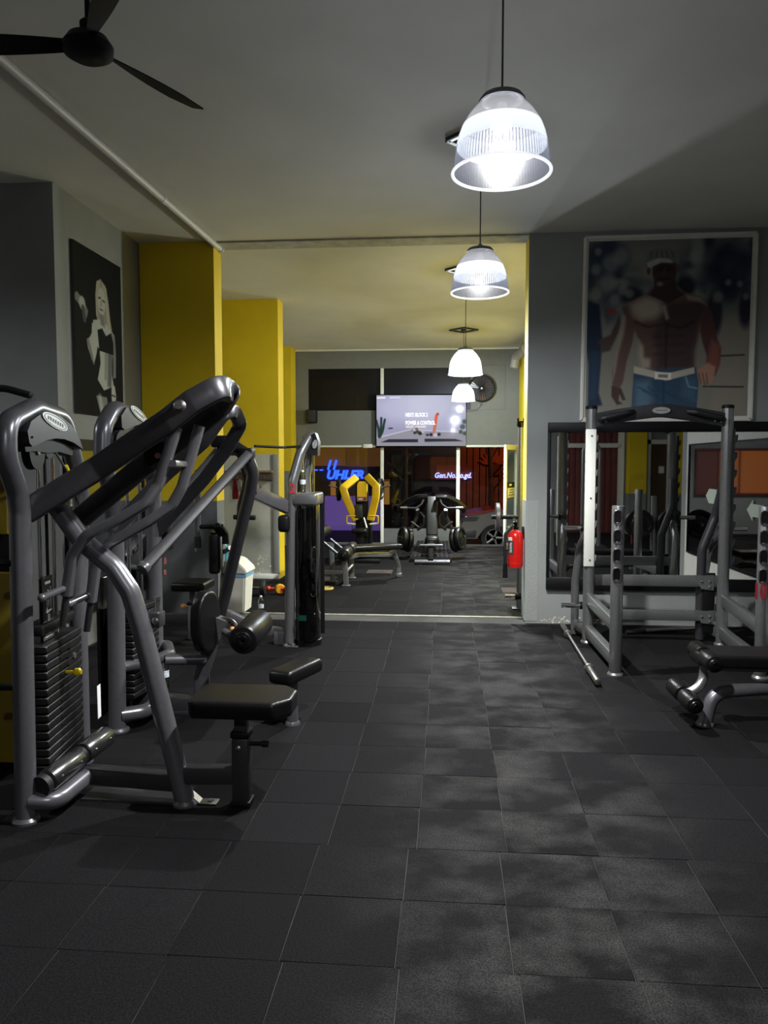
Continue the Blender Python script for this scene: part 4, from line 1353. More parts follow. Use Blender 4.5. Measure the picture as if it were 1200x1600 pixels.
seat = MB()
yA, yB_ = sp0.y - .145, sp0.y + .165
c8 = [(xa, yA + .03), (xa + .03, yA), (xb - .07, yA), (xb, yA + .08), (xb, yB_ - .08), (xb - .07, yB_), (xa + .03, yB_), (xa, yB_ - .03)]
t_ = bmesh.new()
vv = [t_.verts.new((x, y, zp)) for x, y in c8]; ff = t_.faces.new(vv)
ex = bmesh.ops.extrude_face_region(t_, geom=[ff])
bmesh.ops.translate(t_, verts=[g for g in ex['geom'] if isinstance(g, bmesh.types.BMVert)], vec=(0, 0, .085))
bmesh.ops.recalc_face_normals(t_, faces=t_.faces)
bmesh.ops.bevel(t_, geom=t_.edges[:], offset=.022, segments=4, profile=.6, affect='EDGES', clamp_overlap=True)
seat._merge(t_, Matrix.Identity(4))
obj('seat_pad', seat, M_vinyl, m1)

# ================================================================== MACHINE 2: leg machine behind it
h0 = G(184, 1142); h1 = Vector((Q(243, 1000, 4.95).x, 4.95, 0))
ax2 = (h1 - h0).normalized(); n2 = Vector((ax2.y, -ax2.x, 0))
m2 = thing('leg_curl_machine', 'grey leg machine with upright oval pad and dark roller, second at the left', 'gym machine', (h0.x, h0.y, 0))
def on2(u, v):
    return onp(u, v, h0, n2)
tw = MB()
tw.tube([h0 + Vector((0, 0, .004)), on2(180, 830), on2(172, 760), on2(160, 715), on2(161, 668), on2(178, 637), on2(203, 650), on2(226, 692), on2(240, 750), h1 + Vector((0, 0, 1.1)), h1 + Vector((0, 0, .004))], .052, .12, 20, arc=8)
foot(tw, h0, .072); foot(tw, h1, .07)
obj('tower_frame', tw, M_steel, m2)
s2 = obj('shroud', MB().prism([on2(*p) + n2 * .065 for p in ((175, 668), (174, 650), (182, 637), (194, 636), (208, 646), (219, 660), (224, 672), (212, 664), (200, 664), (188, 669), (180, 672))], n2 * -.10), M_shroud, m2)
badge(s2, on2(201, 647) + n2 * .066, n2, ax2 + Vector((0, 0, -.35)), .22, .06)
obj('housing', MB().prism([on2(*p) + n2 * .03 for p in ((178, 668), (208, 662), (221, 667), (218, 682), (180, 680))], n2 * -.06), M_black, m2)
pulley(m2, on2(172, 692) + n2 * .06, n2, .075, .04); pulley(m2, on2(196, 678), n2, .06, .04)
mid2 = (h0 + h1) / 2
stack(m2, (mid2.x, mid2.y), ax2, 14, .041, .36, .14, .17, 11)
rods(m2, (mid2.x, mid2.y), ax2, .08, .02, 1.75, .011)
obj('stack_guard', MB().box(Vector((mid2.x, mid2.y, .52)) - n2 * .10, (.60, .012, .86), .004, 1, Matrix((ax2, n2, Vector((0, 0, 1)))).transposed()), M_gloss, m2)
obj('painted_mark', MB().box(on2(247, 876) + n2 * .05, (.035, .004, .045), rot=Matrix((ax2, n2, Vector((0, 0, 1)))).transposed()).box(on2(247, 894) + n2 * .05, (.035, .004, .035), .0015, 1, Matrix((ax2, n2, Vector((0, 0, 1)))).transposed()), mat('faded red paint', (.13, .03, .035, 1), .5), m2, 'red painted number mark')
lb = on2(190, 1042)
obj('step_bar', MB().tube([lb, Q(232, 1036, 4.55), Q(266, 1022, 4.75), Q(262, 1008, 4.95), Q(240, 1010, 5.0)], .036, .06, 16), M_steel, m2)
obj('link_tube', MB().tube([Q(258, 1031, 4.65), Q(322, 1030, 4.75)], .036, 0, 16), M_steel, m2)
obj('base_tube', MB().tube([h0 + Vector((.02, 0, .10)), Q(225, 1112, 4.5), Q(250, 1095, 4.75)], .046, .08, 16), M_steel, m2)
rb_ = MB().tube([Q(200, 1090, 4.75), Q(325, 1102, 4.85)], rect=(.08, .10, .25), up=(0, 0, 1), fillet=0)
rb_.span((Q(225, 1110, 4.8).x, 4.74, .001), (Q(325, 1110, 4.8).x, 4.96, .014))
obj('base_rail', rb_, M_steeld, m2)
e0 = Q(316, 1095, 4.85)
obj('pad_stem', MB().tube([Vector((e0.x, e0.y, .10)), Q(315, 1052, 4.83), Q(328, 1010, 4.80), Q(346, 965, 4.78)], rect=(.10, .07, .4), up=(.2, -1, 0), fillet=.12), M_steel, m2)
pad = MB()
pc2 = Q(321, 971, 4.70)
prof = []
for k in range(32):
    a = 2 * PI * k / 32
    sx_, sz_ = math.cos(a), math.sin(a)
    prof.append(Vector((0, .12 * math.copysign(abs(sx_) ** .8, sx_), .20 * math.copysign(abs(sz_) ** .8, sz_))))
t_ = bmesh.new()
vv = [t_.verts.new(pc2 + Vector((-.042, 0, 0)) + p) for p in prof]; ff = t_.faces.new(vv)
ex = bmesh.ops.extrude_face_region(t_, geom=[ff])
bmesh.ops.translate(t_, verts=[g for g in ex['geom'] if isinstance(g, bmesh.types.BMVert)], vec=(.084, 0, 0))
bmesh.ops.recalc_face_normals(t_, faces=t_.faces)
bmesh.ops.bevel(t_, geom=[e for e in t_.edges if len(e.link_faces) == 2 and e.calc_face_angle(0) > 1.2], offset=.026, segments=4, profile=.6, affect='EDGES')
pad._merge(t_, Matrix.Translation(pc2) @ Matrix.Rotation(math.radians(-16), 4, 'Z') @ Matrix.Translation(-pc2))
obj('oval_pad', pad, M_vinyl, m2)
cm = MB()
cc = Q(352, 986, 4.78)
cm.prism([cc + Vector((.095 * math.cos(a) if True else 0, 0, .095 * math.sin(a))) for a in [math.radians(-80 + 10 * k) for k in range(22)]] + [cc + Vector((-.06, 0, .05)), cc + Vector((-.06, 0, -.08))], (0, -.012, 0))
camp = obj('cam_plate', cm, M_iron, m2)
for k in range(7):
    a = math.radians(-20 + 16 * k)
    obj('cam_hole', MB().lathe([(.009, 0), (.009, .003)], cc + Vector((.07 * math.cos(a), -.012, .07 * math.sin(a))), (0, -1, 0), 10), M_black, camp)
obj('cam_knob', MB().sphere(Q(363, 983, 4.72), .017, 12), M_brass, m2)
obj('roller_arm', MB().tube([Q(350, 985, 4.78), Q(372, 1000, 4.75), Q(390, 985, 4.75)], .025, .03, 12), M_steel, m2)
roller(m2, Q(379, 1001, 4.50), Q(406, 972, 4.95), .092, 'dark_roller')
sg_ = G(457, 1132)
zt = Q(460, 1062, sg_.y).z
lp_ = MB().cyl((sg_.x, sg_.y, .002), (sg_.x, sg_.y, zt), .036, 20)
foot(lp_, sg_, .048)
obj('pad_post', lp_, M_steel, m2)
obj('pad_base_rail', MB().tube([Vector((sg_.x, sg_.y + .03, .03)), Vector((e0.x + .3, e0.y, .03))], rect=(.06, .05, .25), up=(0, 0, 1), fillet=0), M_steeld, m2)
rp = MB()
dvec = (Q(490, 1040, sg_.y + .30) - Q(430, 1050, sg_.y - .12)); dvec.z = 0; dvec.normalize()
r3 = Matrix((dvec, Vector((-dvec.y, dvec.x, 0)), Vector((0, 0, 1)))).transposed()
rp.box(Vector((sg_.x, sg_.y, zt + .045)) + dvec * .05, (.40, .17, .09), .03, 4, r3)
obj('knee_pad', rp, M_vinyl, m2)
# the second U-shaped yoke with its long back beam
yk = MB()
yk.tube([on2(176, 830), Q(258, 742, 4.55), Q(318, 690, 4.5), Q(350, 645, 4.5), Q(366, 642, 4.58), Q(376, 664, 4.78), Q(352, 705, 4.85), Q(318, 750, 4.9), Q(272, 800, 4.95), Q(222, 858, 4.95)], rect=(.085, .05, .5), up=(.35, -1, .1), fillet=.10, arc=8)
obj('yoke_arm', yk, M_steeld, m2)
obj('curved_grip', MB().tube([Q(200, 826, 5.05), Q(222, 841, 5.05), Q(240, 838, 5.1), Q(262, 822, 5.2)], .022, .05, 12), M_steel2, m2)
obj('seat_back_box', MB().box(Q(256, 838, 5.25), (.10, .12, .20), .012), M_black, m2)

# ================================================================== MACHINE 3: chest press with tower
t0 = G(452, 1009); t1 = Vector((Q(482, 900, 6.95).x, 6.95, 0))
m3 = thing('chest_press_machine', 'grey chest press with dark curved weight guard and red number, third at the left', 'gym machine', (t0.x, t0.y, 0))
tw = MB()
tw.tube([t0 + Vector((0, 0, .004)), Q(455, 830, t0.y), Q(457, 752, t0.y), Q(470, 706, t0.y + .06), Q(486, 678, t0.y + .18), Q(490, 690, t0.y + .26), Q(483, 715, t0.y + .3), Q(478, 745, t1.y), Vector((t1.x, t1.y, 1.1)), t1 + Vector((0, 0, .004))], .045, .16, 18, arc=8)
foot(tw, t0, .06)
obj('tower_frame', tw, M_steel2, m3)
hd = MB().prism([Q(u, v, t0.y + .12) for u, v in ((470, 708), (482, 682), (492, 676), (497, 690), (496, 712))], (0, .14, 0))
hb = obj('tower_head', hd, M_shroud, m3)
badge(hb, Q(492, 694, t0.y + .115), (0.2, -1, 0), (.25, .05, 1), .08, .045)
obj('cap_tray', MB().span((Q(457, 780, t0.y).x, t0.y - .05, Q(470, 790, t0.y).z), (Q(497, 780, t0.y).x, t0.y + .32, Q(470, 770, t0.y).z), .025, 3), M_steel2, m3)
cgx = (Q(457, 780, t0.y).x + Q(497, 780, t0.y).x) / 2
gd = MB()
zt_, zb_ = Q(470, 790, t0.y).z, .06
pts = []
for k in range(17):
    a = math.radians(180 + 180 * k / 16)
    pts.append((cgx + .115 * math.cos(a), t0.y + .10 + .17 * math.sin(a)))
rng_ = []
for (x, y), k in zip(pts, range(17)):
    zt2 = zt_ - .05 + .06 * k / 16
    rng_.append((gd.bm.verts.new((x, y, zb_)), gd.bm.verts.new((x, y, zt2))))
for a, b in zip(rng_, rng_[1:]):
    gd.bm.faces.new((a[0], b[0], b[1], a[1]))
obj('weight_guard', gd, M_smoke, m3)
for (dx, zz) in ((-.095, .25), (-.095, .75), (-.095, 1.18), (.08, .3), (.08, .9)):
    obj('guard_bolt', MB().sphere((cgx + dx, t0.y + .10 - .17 * math.sqrt(max(0, 1 - (dx / .115) ** 2)), zz), .009, 8), M_chrome, m3)
stack(m3, (cgx, t0.y + .14), (1, .05, 0), 17, .040, .16, .12, .10, None)
rods(m3, (cgx, t0.y + .14), (1, 0, 0), .05, .02, 1.9, .010)
obj('back_sheet', MB().span((cgx - .115, t0.y + .30, .05), (cgx + .12, t0.y + .31, zt_)), M_black, m3)
obj('base_disc', MB().lathe([(.125, 0), (.125, .05), (.11, .06)], (cgx, t0.y + .10, 0), seg=28), M_black, m3)
obj('floor_bracket', MB().box((t0.x + .05, t0.y - .055, .008), (.09, .06, .012), .003).box((t0.x + .02, t0.y - .04, .03), (.04, .05, .01), rot=Matrix.Rotation(.7, 3, 'Y')), M_iron, m3)
text('painted_number', '2', .12, M_redpaint, m3, Q(457, 764, t0.y - .047), (1, .12, 0), extrude=.001, bold=.004)
obj('lubricant_label', MB().box((cgx - .02, t0.y - .069, .27), (.07, .003, .05)), mat('green label', (.0, .035, .022, 1), .4), m3)
obj('cup_holder', MB().box(Q(444, 818, t0.y - .06), (.10, .11, .15), .03, 3), M_black, m3)
obj('crossbeam', MB().tube([Q(390, 766, 6.2), Q(418, 779, 6.4), Q(450, 793, t0.y + .02)], rect=(.07, .115, .3), up=(0, 0, 1), fillet=.1), M_steel, m3)
for k in range(3):
    p = Q(394 + 7 * k, 757 + 3 * k, 6.2)
    obj('beam_bolt', MB().lathe([(.014, 0), (.014, .016), (.008, .02)], p, (0, 0, 1), 8), M_iron, m3)
# curved main frame
mf = MB().tube([Q(343, 966, 6.5), Q(352, 930, 6.45), Q(372, 845, 6.3), Q(391, 768, 6.2), Q(396, 738, 6.15), Q(386, 712, 6.1), Q(366, 700, 6.1)], .050, .18, 18, arc=8)
obj('main_frame', mf, M_steeld, m3)
obj('second_frame_tube', MB().tube([Q(374, 850, 6.7), Q(376, 790, 6.7), Q(386, 750, 6.6), Q(376, 706, 6.5), Q(352, 706, 6.4)], .034, .12, 14), M_steeld, m3)
obj('base_beam', MB().tube([Q(330, 952, 6.7), Q(360, 962, 6.7), Q(402, 982, 6.75), Q(446, 990, 6.75)], rect=(.08, .09, .3), up=(0, 0, 1), fillet=.12), M_steel, m3)
obj('base_foot', MB().span((Q(428, 985, 6.7).x, 6.68, .0), (Q(446, 985, 6.7).x, 6.86, Q(440, 985, 6.75).z), .008), M_steel, m3)
for u, v in ((348, 960), (354, 962)):
    obj('beam_bolt', MB().lathe([(.012, 0), (.012, .014)], Q(u, v, 6.65), (0, -1, 0), 8), M_iron, m3)
M_arm3 = mat('satin dark frame paint', (.035, .035, .039, 1), .5, .2, spec=.3)
# top bracket and long press arms
obj('top_bracket', MB().tube([Q(338, 690, 5.75), Q(362, 694, 5.9), Q(392, 714, 6.05)], rect=(.06, .09, .3), up=(0, -.3, 1), fillet=.05).box(Q(346, 690, 5.7), (.13, .14, .09), .015).box(Q(385, 708, 5.95), (.12, .13, .08), .015), M_black, m3)
for k, (a, b) in enumerate((((352, 698, 5.75), (196, 868, 4.95)), ((388, 710, 5.9), (224, 888, 4.75)))):
    A, B = Q(*a), Q(*b)
    pa_ = obj('press_arm', MB().tube([A, B], rect=(.075, .058, .6), up=(.3, -1, .2), fillet=0), M_arm3, m3)
    dd = (B - A).normalized()
    obj('end_cap', MB().cyl(B - dd * .03, B + dd * .02, .042, 20, bev=.008), M_steel, pa_)
    obj('side_handle', MB().tube([B, B + Vector((-.12, -.01, .01))], .018, 0, 12), M_steel, pa_)
obj('cable', MB().tube([Q(398, 697, 6.1), Q(440, 699, 6.4), Q(484, 697, t0.y + .2)], .011, .1, 8), M_black, m3)
# backrest, handles, seat
bc = Q(336, 862, 6.6)
bk = MB().box(bc, (.10, .28, .37), .028, 4, Matrix.Rotation(.25, 3, 'Z'))
obj('backrest', bk, M_vinyl, m3)
obj('backrest_plate', MB().box(bc + Vector((.068, -.02, .005)), (.022, .24, .29), .006, 2, Matrix.Rotation(.25, 3, 'Z')), M_iron, m3)
obj('backrest_stem', MB().tube([bc + Vector((.08, 0, .0)), Q(360, 856, 6.5)], .022, 0, 12), M_steel2, m3)
obj('pivot_cover', MB().tube([Q(341, 823, 6.45), Q(349, 835, 6.5), Q(350, 850, 6.5)], rect=(.05, .09, .5), up=(1, 0, 0), fillet=.04).sphere(Q(340, 823, 6.40), .035, 14), M_black, m3)
obj('pivot_bar', MB().cyl(Q(312, 823, 6.45), Q(341, 823, 6.45), .02, 12), M_black, m3)
hh = obj('handle_tube', MB().cyl(Q(309, 735, 6.45), Q(309, 838, 6.45), .027, 16), M_steel, m3)
obj('grip', MB().cyl(Q(309, 838, 6.45), Q(309, 856, 6.45), .030, 16), M_rub, hh)
obj('grip_end', MB().cyl(Q(309, 856, 6.45), Q(309, 861, 6.45), .027, 16), M_chrome, hh)
obj('grip_link', MB().tube([Q(309, 737, 6.45), Q(340, 700, 6.2)], .02, 0, 10), M_steel, m3)
obj('peg_handle', MB().cyl(Q(366, 808, 6.35), Q(398, 809, 6.3), .021, 14).cyl(Q(396, 809, 6.3), Q(399, 809, 6.3), .019, 14), M_rub, m3)
p0 = G(303, 998)
zz = Q(303, 922, p0.y).z
obj('seat_pad', MB().box((p0.x, p0.y, zz + .05), (.32, .34, .085), .026, 4), M_vinyl, m3)
z1_ = Q(303, 945, p0.y).z
obj('seat_stem', MB().span((p0.x - .03, p0.y - .03, z1_ - .08), (p0.x + .03, p0.y + .03, zz + .02), .006), M_steel, m3)
obj('seat_post', MB().span((p0.x - .045, p0.y - .045, .0), (p0.x + .045, p0.y + .045, z1_), .01), M_steel, m3)
obj('stem_collar', MB().span((p0.x - .05, p0.y - .05, z1_), (p0.x + .05, p0.y + .05, z1_ + .03), .008), M_black, m3)
obj('seat_knob', MB().cyl(Q(290, 947, p0.y), Q(300, 947, p0.y), .014).sphere(Q(286, 947, p0.y), .024, 12), M_brass, m3)
obj('seat_rail', MB().tube([Q(232, 967, 7.0), Q(303, 966, p0.y)], rect=(.07, .10, .25), up=(0, 0, 1), fillet=0), M_steeld, m3)
obj('rail_link', MB().tube([Q(303, 970, p0.y), Q(335, 956, 6.75)], rect=(.07, .08, .25), up=(0, 0, 1), fillet=0), M_steeld, m3)
# bracket on the leg of the front machine
bk = MB().box(Q(238, 967, 3.56), (.105, .08, .075), .008).cyl(Q(222, 967, 3.52), Q(232, 967, 3.52), .012)
bo_ = obj('adjuster_bracket', bk, M_steeld, m1)
obj('bracket_bolt', MB().lathe([(.016, 0), (.016, .006), (.009, .01)], Q(243, 970, 3.52), (0, -1, 0), 16), M_iron, bo_)
obj('bracket_plunger', MB().cyl(Q(246, 958, 3.56), Q(246, 938, 3.56), .013, 12).cyl(Q(246, 938, 3.56), Q(246, 932, 3.56), .017, 12), M_iron, bo_)

M_yd = mat('dull yellow plastic', (.16, .115, .004, 1), .5)
# ------------------------------------------------------------------ cable station mostly outside the frame, its curved bar in view
cs_ = thing('cable_station', 'curved black pulldown bar hanging at the left edge of the picture', 'gym machine', (-2.75, 3.3, 0))
cp = MB().tube([(-2.75, 3.3, .01), (-2.75, 3.3, 2.5), (-2.35, 3.35, 2.5)], rect=(.08, .08, .25), up=(0, -1, 0), fillet=.1)
foot(cp, (-2.75, 3.3, 0), .12)
obj('post', cp, M_steeld, cs_)
ya_, yb_ = Q(-60, 1190, 3.75), Q(16, 895, 3.75)
obj('added_yellow_panel', MB().span((ya_.x, 3.75, ya_.z), (yb_.x, 3.79, yb_.z), .01), M_yd, cs_, 'added yellow panel in place of a mirror reflection')  # panels added to give the yellow of a mirror reflection at the edge
yc_, yd_ = Q(-60, 835, 3.75), Q(9, 742, 3.75)
obj('added_upper_panel', MB().span((yc_.x, 3.75, yc_.z), (yd_.x, 3.79, yd_.z), .01), M_yd, cs_, 'added upper yellow panel in place of a mirror reflection')
obj('added_panel_frame', MB().span((ya_.x, 3.80, .003), (yb_.x + .03, 3.86, yd_.z), .006).span((-2.8, 3.3, .003), (ya_.x + .2, 3.86, .08)), M_black, cs_)
be = Q(38, 612, 3.35)
obj('lat_bar', MB().tube([(-2.7, 3.35, be.z - .06), (-2.45, 3.35, be.z + .005), (-2.2, 3.35, be.z + .02), Q(10, 607, 3.35), Q(48, 618, 3.35)], .017, .2, 12), M_rub, cs_)
obj('bar_tip', MB().cyl(Q(46, 617, 3.35), Q(53, 620, 3.35), .012, 12), M_chrome, cs_)
obj('bar_cable', MB().cyl((-2.36, 3.35, be.z), (-2.36, 3.35, 2.5), .005, 8), M_black, cs_)

# ------------------------------------------------------------------ squat rack on the right
rA, rB = G(918, 1004), G(961, 1055)                    # left tall post, left short front post
XRr = Q(1130, 900, rA.y).x                             # right tall post
XRf = Q(1193, 900, rB.y).x
rk = thing('squat_rack', 'grey squat rack with white guard strip in front of the wall mirror', 'squat rack', (rA.x, rA.y, 0))
ztop = Q(920, 636, rA.y).z
zshort = Q(956, 790, rB.y).z
def slot_post(x, y, label=None):
    o = MB().cyl((x, y, .002), (x, y, zshort), .048, 20, bev=.006)
    foot(o, (x, y), .062)
    p = obj('front_post', o, M_steel2, rk)
    nd = Vector((-x, -y, 0)).normalized()
    xd = Vector((-nd.y, nd.x, 0))
    rims = MB()
    for v in (808, 838, 867.5, 897):
        z = Q(956, v, rB.y).z
        c = Vector((x, y, z)) + nd * .0475
        def loop(a, b):
            return [c + xd * (a * math.copysign(abs(math.cos(t)) ** .6, math.cos(t))) + Vector((0, 0, b * math.copysign(abs(math.sin(t)) ** .6, math.sin(t)))) for t in [2 * PI * k / 20 for k in range(20)]]
        obj('slot', MB().prism([q + nd * .003 for q in loop(.026, .050)], nd * -.02), M_gloss, p)
        rims.tube([q + nd * .004 for q in loop(.029, .054)], .006, 0, 6, closed=True)
        rims.box(c + nd * .006 + Vector((0, 0, -.042)), (.03, .010, .012), .003, 1, Matrix((xd, nd, Vector((0, 0, 1)))).transposed())
    obj('slot_rim', rims, M_steeld, p)
    return p
slot_post(rB.x, rB.y)
fp = slot_post(XRf, rB.y)
text('painted_number', '10', .165, M_redpaint, fp, Q(1183, 925, rB.y - .051) + Vector((.02, 0, 0)), (1, 0, 0), bold=.006, squeeze=.6)
def tall(x, y, white):
    o = MB().cyl((x, y, .002), (x, y, ztop), .050, 20)
    foot(o, (x, y), .065)
    p = obj('rear_post', o, M_steel2, rk)
    obj('post_cap', MB().lathe([(.052, -.02), (.052, .004), (.04, .012)], (x, y, ztop), seg=20), M_black, p)
    z0, z1 = Q(920, 884, y).z, Q(920, 671, y).z
    zz = MB()
    sx = 1 if white else 1
    if white:
        zz.span((x - .056, y - .062, z0), (x + .036, y - .02, z1), .008)
    else:
        zz.span((x + .030, y - .03, z0), (x + .062, y + .03, z1), .004)
    n = 8
    for k in range(n):
        z = z0 + (z1 - z0) * (k + .45) / n
        xa_ = x + (.034 if white else .060)
        zz.prism([(xa_, y - .03, z - .05), (xa_ + .022, y - .03, z - .01), (xa_ + .024, y - .03, z + .035), (xa_ + .012, y - .03, z + .03), (xa_, y - .03, z + .0)], (0, .05, 0))
    g = obj('hook_strip', zz, mat('white nylon guard', L(208, 210, 202), .5) if white else M_steeld, p, 'white guard strip with hook teeth' if white else None)
    if white:
        for k in range(3):
            obj('screw', MB().sphere((x - .005, y - .062, z0 + .06 + (z1 - z0 - .12) * k / 2), .009, 8), M_steeld, g)
    return p
tall(rA.x, rA.y, True)
tall(XRr, rA.y, False)
# side frames: rails and braces between rear and front posts
for x0_, x1_ in ((rA.x, rB.x), (XRr, XRf)):
    zb0 = .12
    obj('base_side_rail', MB().tube([(x0_, rA.y, zb0), (x1_, rB.y, zb0)], rect=(.07, .10, .25), up=(0, 0, 1), fillet=0), M_steel2, rk)
    zu0 = Q(923, 934, rA.y).z
    obj('side_brace', MB().tube([(x0_, rA.y - .02, zu0), (x1_, rB.y + .01, zu0 - .03)], rect=(.06, .10, .25), up=(0, 0, 1), fillet=0), M_steel2, rk)
    yr = rA.y + .36
    obj('rear_leg', MB().tube([(x0_ - .06, yr, .005), (x0_ - .06, yr, .50), (x0_ - .03, yr - .05, .85), (x0_, rA.y + .03, 1.05)], .038, .15, 16), M_steel2, rk)
    obj('base_rear_rail', MB().tube([(x0_ - .05, yr, .10), (x0_, rA.y, .11)], rect=(.07, .09, .25), up=(0, 0, 1), fillet=0), M_steel2, rk)
    for z in (Q(900, 943, rA.y + .2).z, Q(900, 826, rA.y).z):
        d = -1 if x0_ == rA.x else 1
        pg = obj('plate_peg', MB().cyl((x0_ + d * .045, rA.y + .10, z), (x0_ + d * .23, rA.y + .10, z), .022, 14), M_chrome, rk)
        obj('peg_collar', MB().cyl((x0_ + d * .03, rA.y + .10, z), (x0_ + d * .06, rA.y + .10, z), .035, 14), M_black, pg)
        obj('peg_arm', MB().tube([(x0_, rA.y + .12, z), (x0_, rA.y, z)], rect=(.05, .06, .25), up=(0, 0, 1), fillet=0), M_steeld, pg)
yr2 = rA.y + .10
for v, hgt in ((907, .10), (961, .09)):
    z = Q(1030, v, yr2).z
    cb_o = obj('crossbeam', MB().tube([(rA.x, yr2, z), (XRr, yr2, z)], rect=(.06, hgt, .25), up=(0, 0, 1), fillet=0), M_steel2, rk)
    xg = Q(1098, v, yr2).x
    obj('gusset', MB().prism([(xg - .09, yr2 - .034, z + hgt * .5), (xg + .09, yr2 - .034, z + hgt * .6), (xg + .09, yr2 - .034, z - hgt * .8), (xg - .02, yr2 - .034, z - hgt * .7)], (0, .012, 0)), M_steel2, cb_o)
    for dx, dz in ((-.02, 0), (.05, 0), (.05, -.05)):
        obj('bolt', MB().lathe([(.011, 0), (.011, .008), (.006, .011)], (xg + dx, yr2 - .034, z + dz), (0, -1, 0), 8), M_iron, cb_o)
xs = Q(1106, 940, yr2).x
obj('gusset_plate', MB().span((xs - .045, yr2 - .02, .10), (xs + .055, yr2 + .005, Q(1100, 895, yr2).z), .004), M_black, rk)
obj('angled_strut', MB().tube([Q(1131, 755, rA.y + .05), Q(1118, 806, yr2 + .05), Q(1097, 858, yr2 + .05), Q(1094, 930, yr2 + .05), (Q(1093, 985, yr2 + .05).x, yr2 + .05, .02)], .040, .18, 16), M_steeld, rk)
# arched pull-up beam
tb = MB()
xm_ = (rA.x + XRr) / 2
zc_ = Q(1027, 641, rA.y).z
tb.tube([(rA.x + .03, rA.y, zc_ - .085), (rA.x + .25, rA.y, zc_ - .045), (xm_, rA.y - .03, zc_), (XRr - .25, rA.y, zc_ - .045), (XRr - .03, rA.y, zc_ - .085)], rect=(.06, .12, .3), up=(0, 0, 1), fillet=.5)
beam = obj('top_beam', tb, M_steeld, rk)
badge(beam, (xm_ + .0, rA.y - .064, zc_ - .006), (0, -1, 0), (1, 0, 0), .155, .06)
for s, x in ((1, rA.x), (-1, XRr)):
    obj('pull_up_grip', MB().tube([(x + s * .06, rA.y - .05, zc_ - .085), (x + s * .09, rA.y - .10, zc_ - .075), (x + s * .30, rA.y - .09, zc_ - .025), (x + s * .36, rA.y - .04, zc_ - .015)], .024, .04, 14), M_rub, beam)
    obj('corner_plate', MB().prism([(x + s * .03, rA.y - .036, zc_ - .03), (x + s * .16, rA.y - .036, zc_ - .02), (x + s * .16, rA.y - .036, zc_ - .12), (x + s * .03, rA.y - .036, zc_ - .15)], (0, .01, 0)), M_steeld, beam)
    for dx, dz in ((.07, -.11), (.12, -.10)):
        obj('bolt', MB().lathe([(.011, 0), (.011, .008), (.006, .011)], (x + s * dx, rA.y - .037, zc_ + dz), (0, -1, 0), 8), M_iron, beam)

# barbell lying in the aisle, second bar behind the rack
def barbell(name, a, b, label, sl=.42, rb=.014, rs=.025, m=M_iron):
    a, b = Vector(a), Vector(b)
    d = (b - a).normalized(); n_ = (b - a).length
    t = thing(name, label, 'barbell', a)
    obj('shaft', MB().cyl(a + d * (sl - .02), b - d * (sl - .02), rb, 14), m, t)
    for e, s in ((a, d), (b, -d)):
        sv = obj('sleeve', MB().cyl(e, e + s * (sl - .03), rs, 18, bev=.004), m, t)
        obj('collar', MB().cyl(e + s * (sl - .05), e + s * (sl - .02), rs + .014, 18, bev=.004), m, sv)
    return t
ba, bb_ = G(879, 979, .026), G(934, 1069, .026)
ba.z = bb_.z = .040
bt = barbell('barbell', ba, bb_, 'worn steel barbell lying on the floor beside the squat rack')
ba, bb_ = G(978, 988, .02), G(1096, 981, .02)
ba.z = bb_.z = .0225
bs_ = thing('steel_bar', 'loose dark steel bar lying on the floor under the squat rack', 'bar', ba)
obj('shaft', MB().cyl(ba, bb_, .020, 14), M_iron, bs_)
obj('end_sleeve', MB().cyl(ba, ba.lerp(bb_, .25), .0225, 16), M_steeld, bs_)

# ------------------------------------------------------------------ adjustable bench at the right edge
bf = G(1101, 1133)
bn = thing('exercise_bench', 'black padded bench with paired leg rollers at the right edge', 'bench', (bf.x, bf.y, 0))
bl_ = MB().tube([bf + Vector((0, 0, .004)), Q(1113, 1082, bf.y + .02), Q(1185, 1076, bf.y + .05), (bf.x + .75, bf.y + .10, Q(1165, 1077, bf.y).z), (bf.x + 1.15, bf.y + .10, .26), (bf.x + 1.25, bf.y + .10, .004)], .043, .20, 18, arc=8)
foot(bl_, bf, .055)
obj('frame', bl_, M_steel, bn)
obj('rear_foot', MB().tube([(bf.x + 1.22, bf.y - .25, .035), (bf.x + 1.22, bf.y + .45, .035)], rect=(.07, .06, .3), up=(0, 0, 1), fillet=0), M_steel, bn)
zt = Q(1150, 1025, bf.y - .02).z
py = bf.y + .12
bx0 = Q(1079, 1020, py).x
pad = MB()
t_ = bmesh.new()
c8 = [(bx0 + .02, py - .10), (bx0 + .10, py - .15), (bx0 + 1.25, py - .16), (bx0 + 1.25, py + .16), (bx0 + .10, py + .15), (bx0 + .02, py + .10)]
vv = [t_.verts.new((x, y, zt - .085)) for x, y in c8]; ff = t_.faces.new(vv)
ex = bmesh.ops.extrude_face_region(t_, geom=[ff])
bmesh.ops.translate(t_, verts=[g for g in ex['geom'] if isinstance(g, bmesh.types.BMVert)], vec=(0, 0, .085))
bmesh.ops.recalc_face_normals(t_, faces=t_.faces)
bmesh.ops.bevel(t_, geom=t_.edges[:], offset=.026, segments=4, profile=.6, affect='EDGES', clamp_overlap=True)
pad._merge(t_, Matrix.Identity(4))
obj('bench_pad', pad, M_vinyl, bn)
obj('pad_frame', MB().tube([(bx0 + .12, py, zt - .105), (bx0 + 1.15, py, zt - .105)], rect=(.06, .05, .25), up=(0, 0, 1), fillet=0).tube([(bx0 + .75, py, zt - .11), (bx0 + .75, py, Q(1165, 1077, bf.y).z + .01)], rect=(.06, .06, .25), up=(0, 1, 0), fillet=0), M_steel2, bn)
ua, ub = Q(1086, 1012, py + .16), Q(1117, 1039, py - .24)
um = ua.lerp(ub, .5)
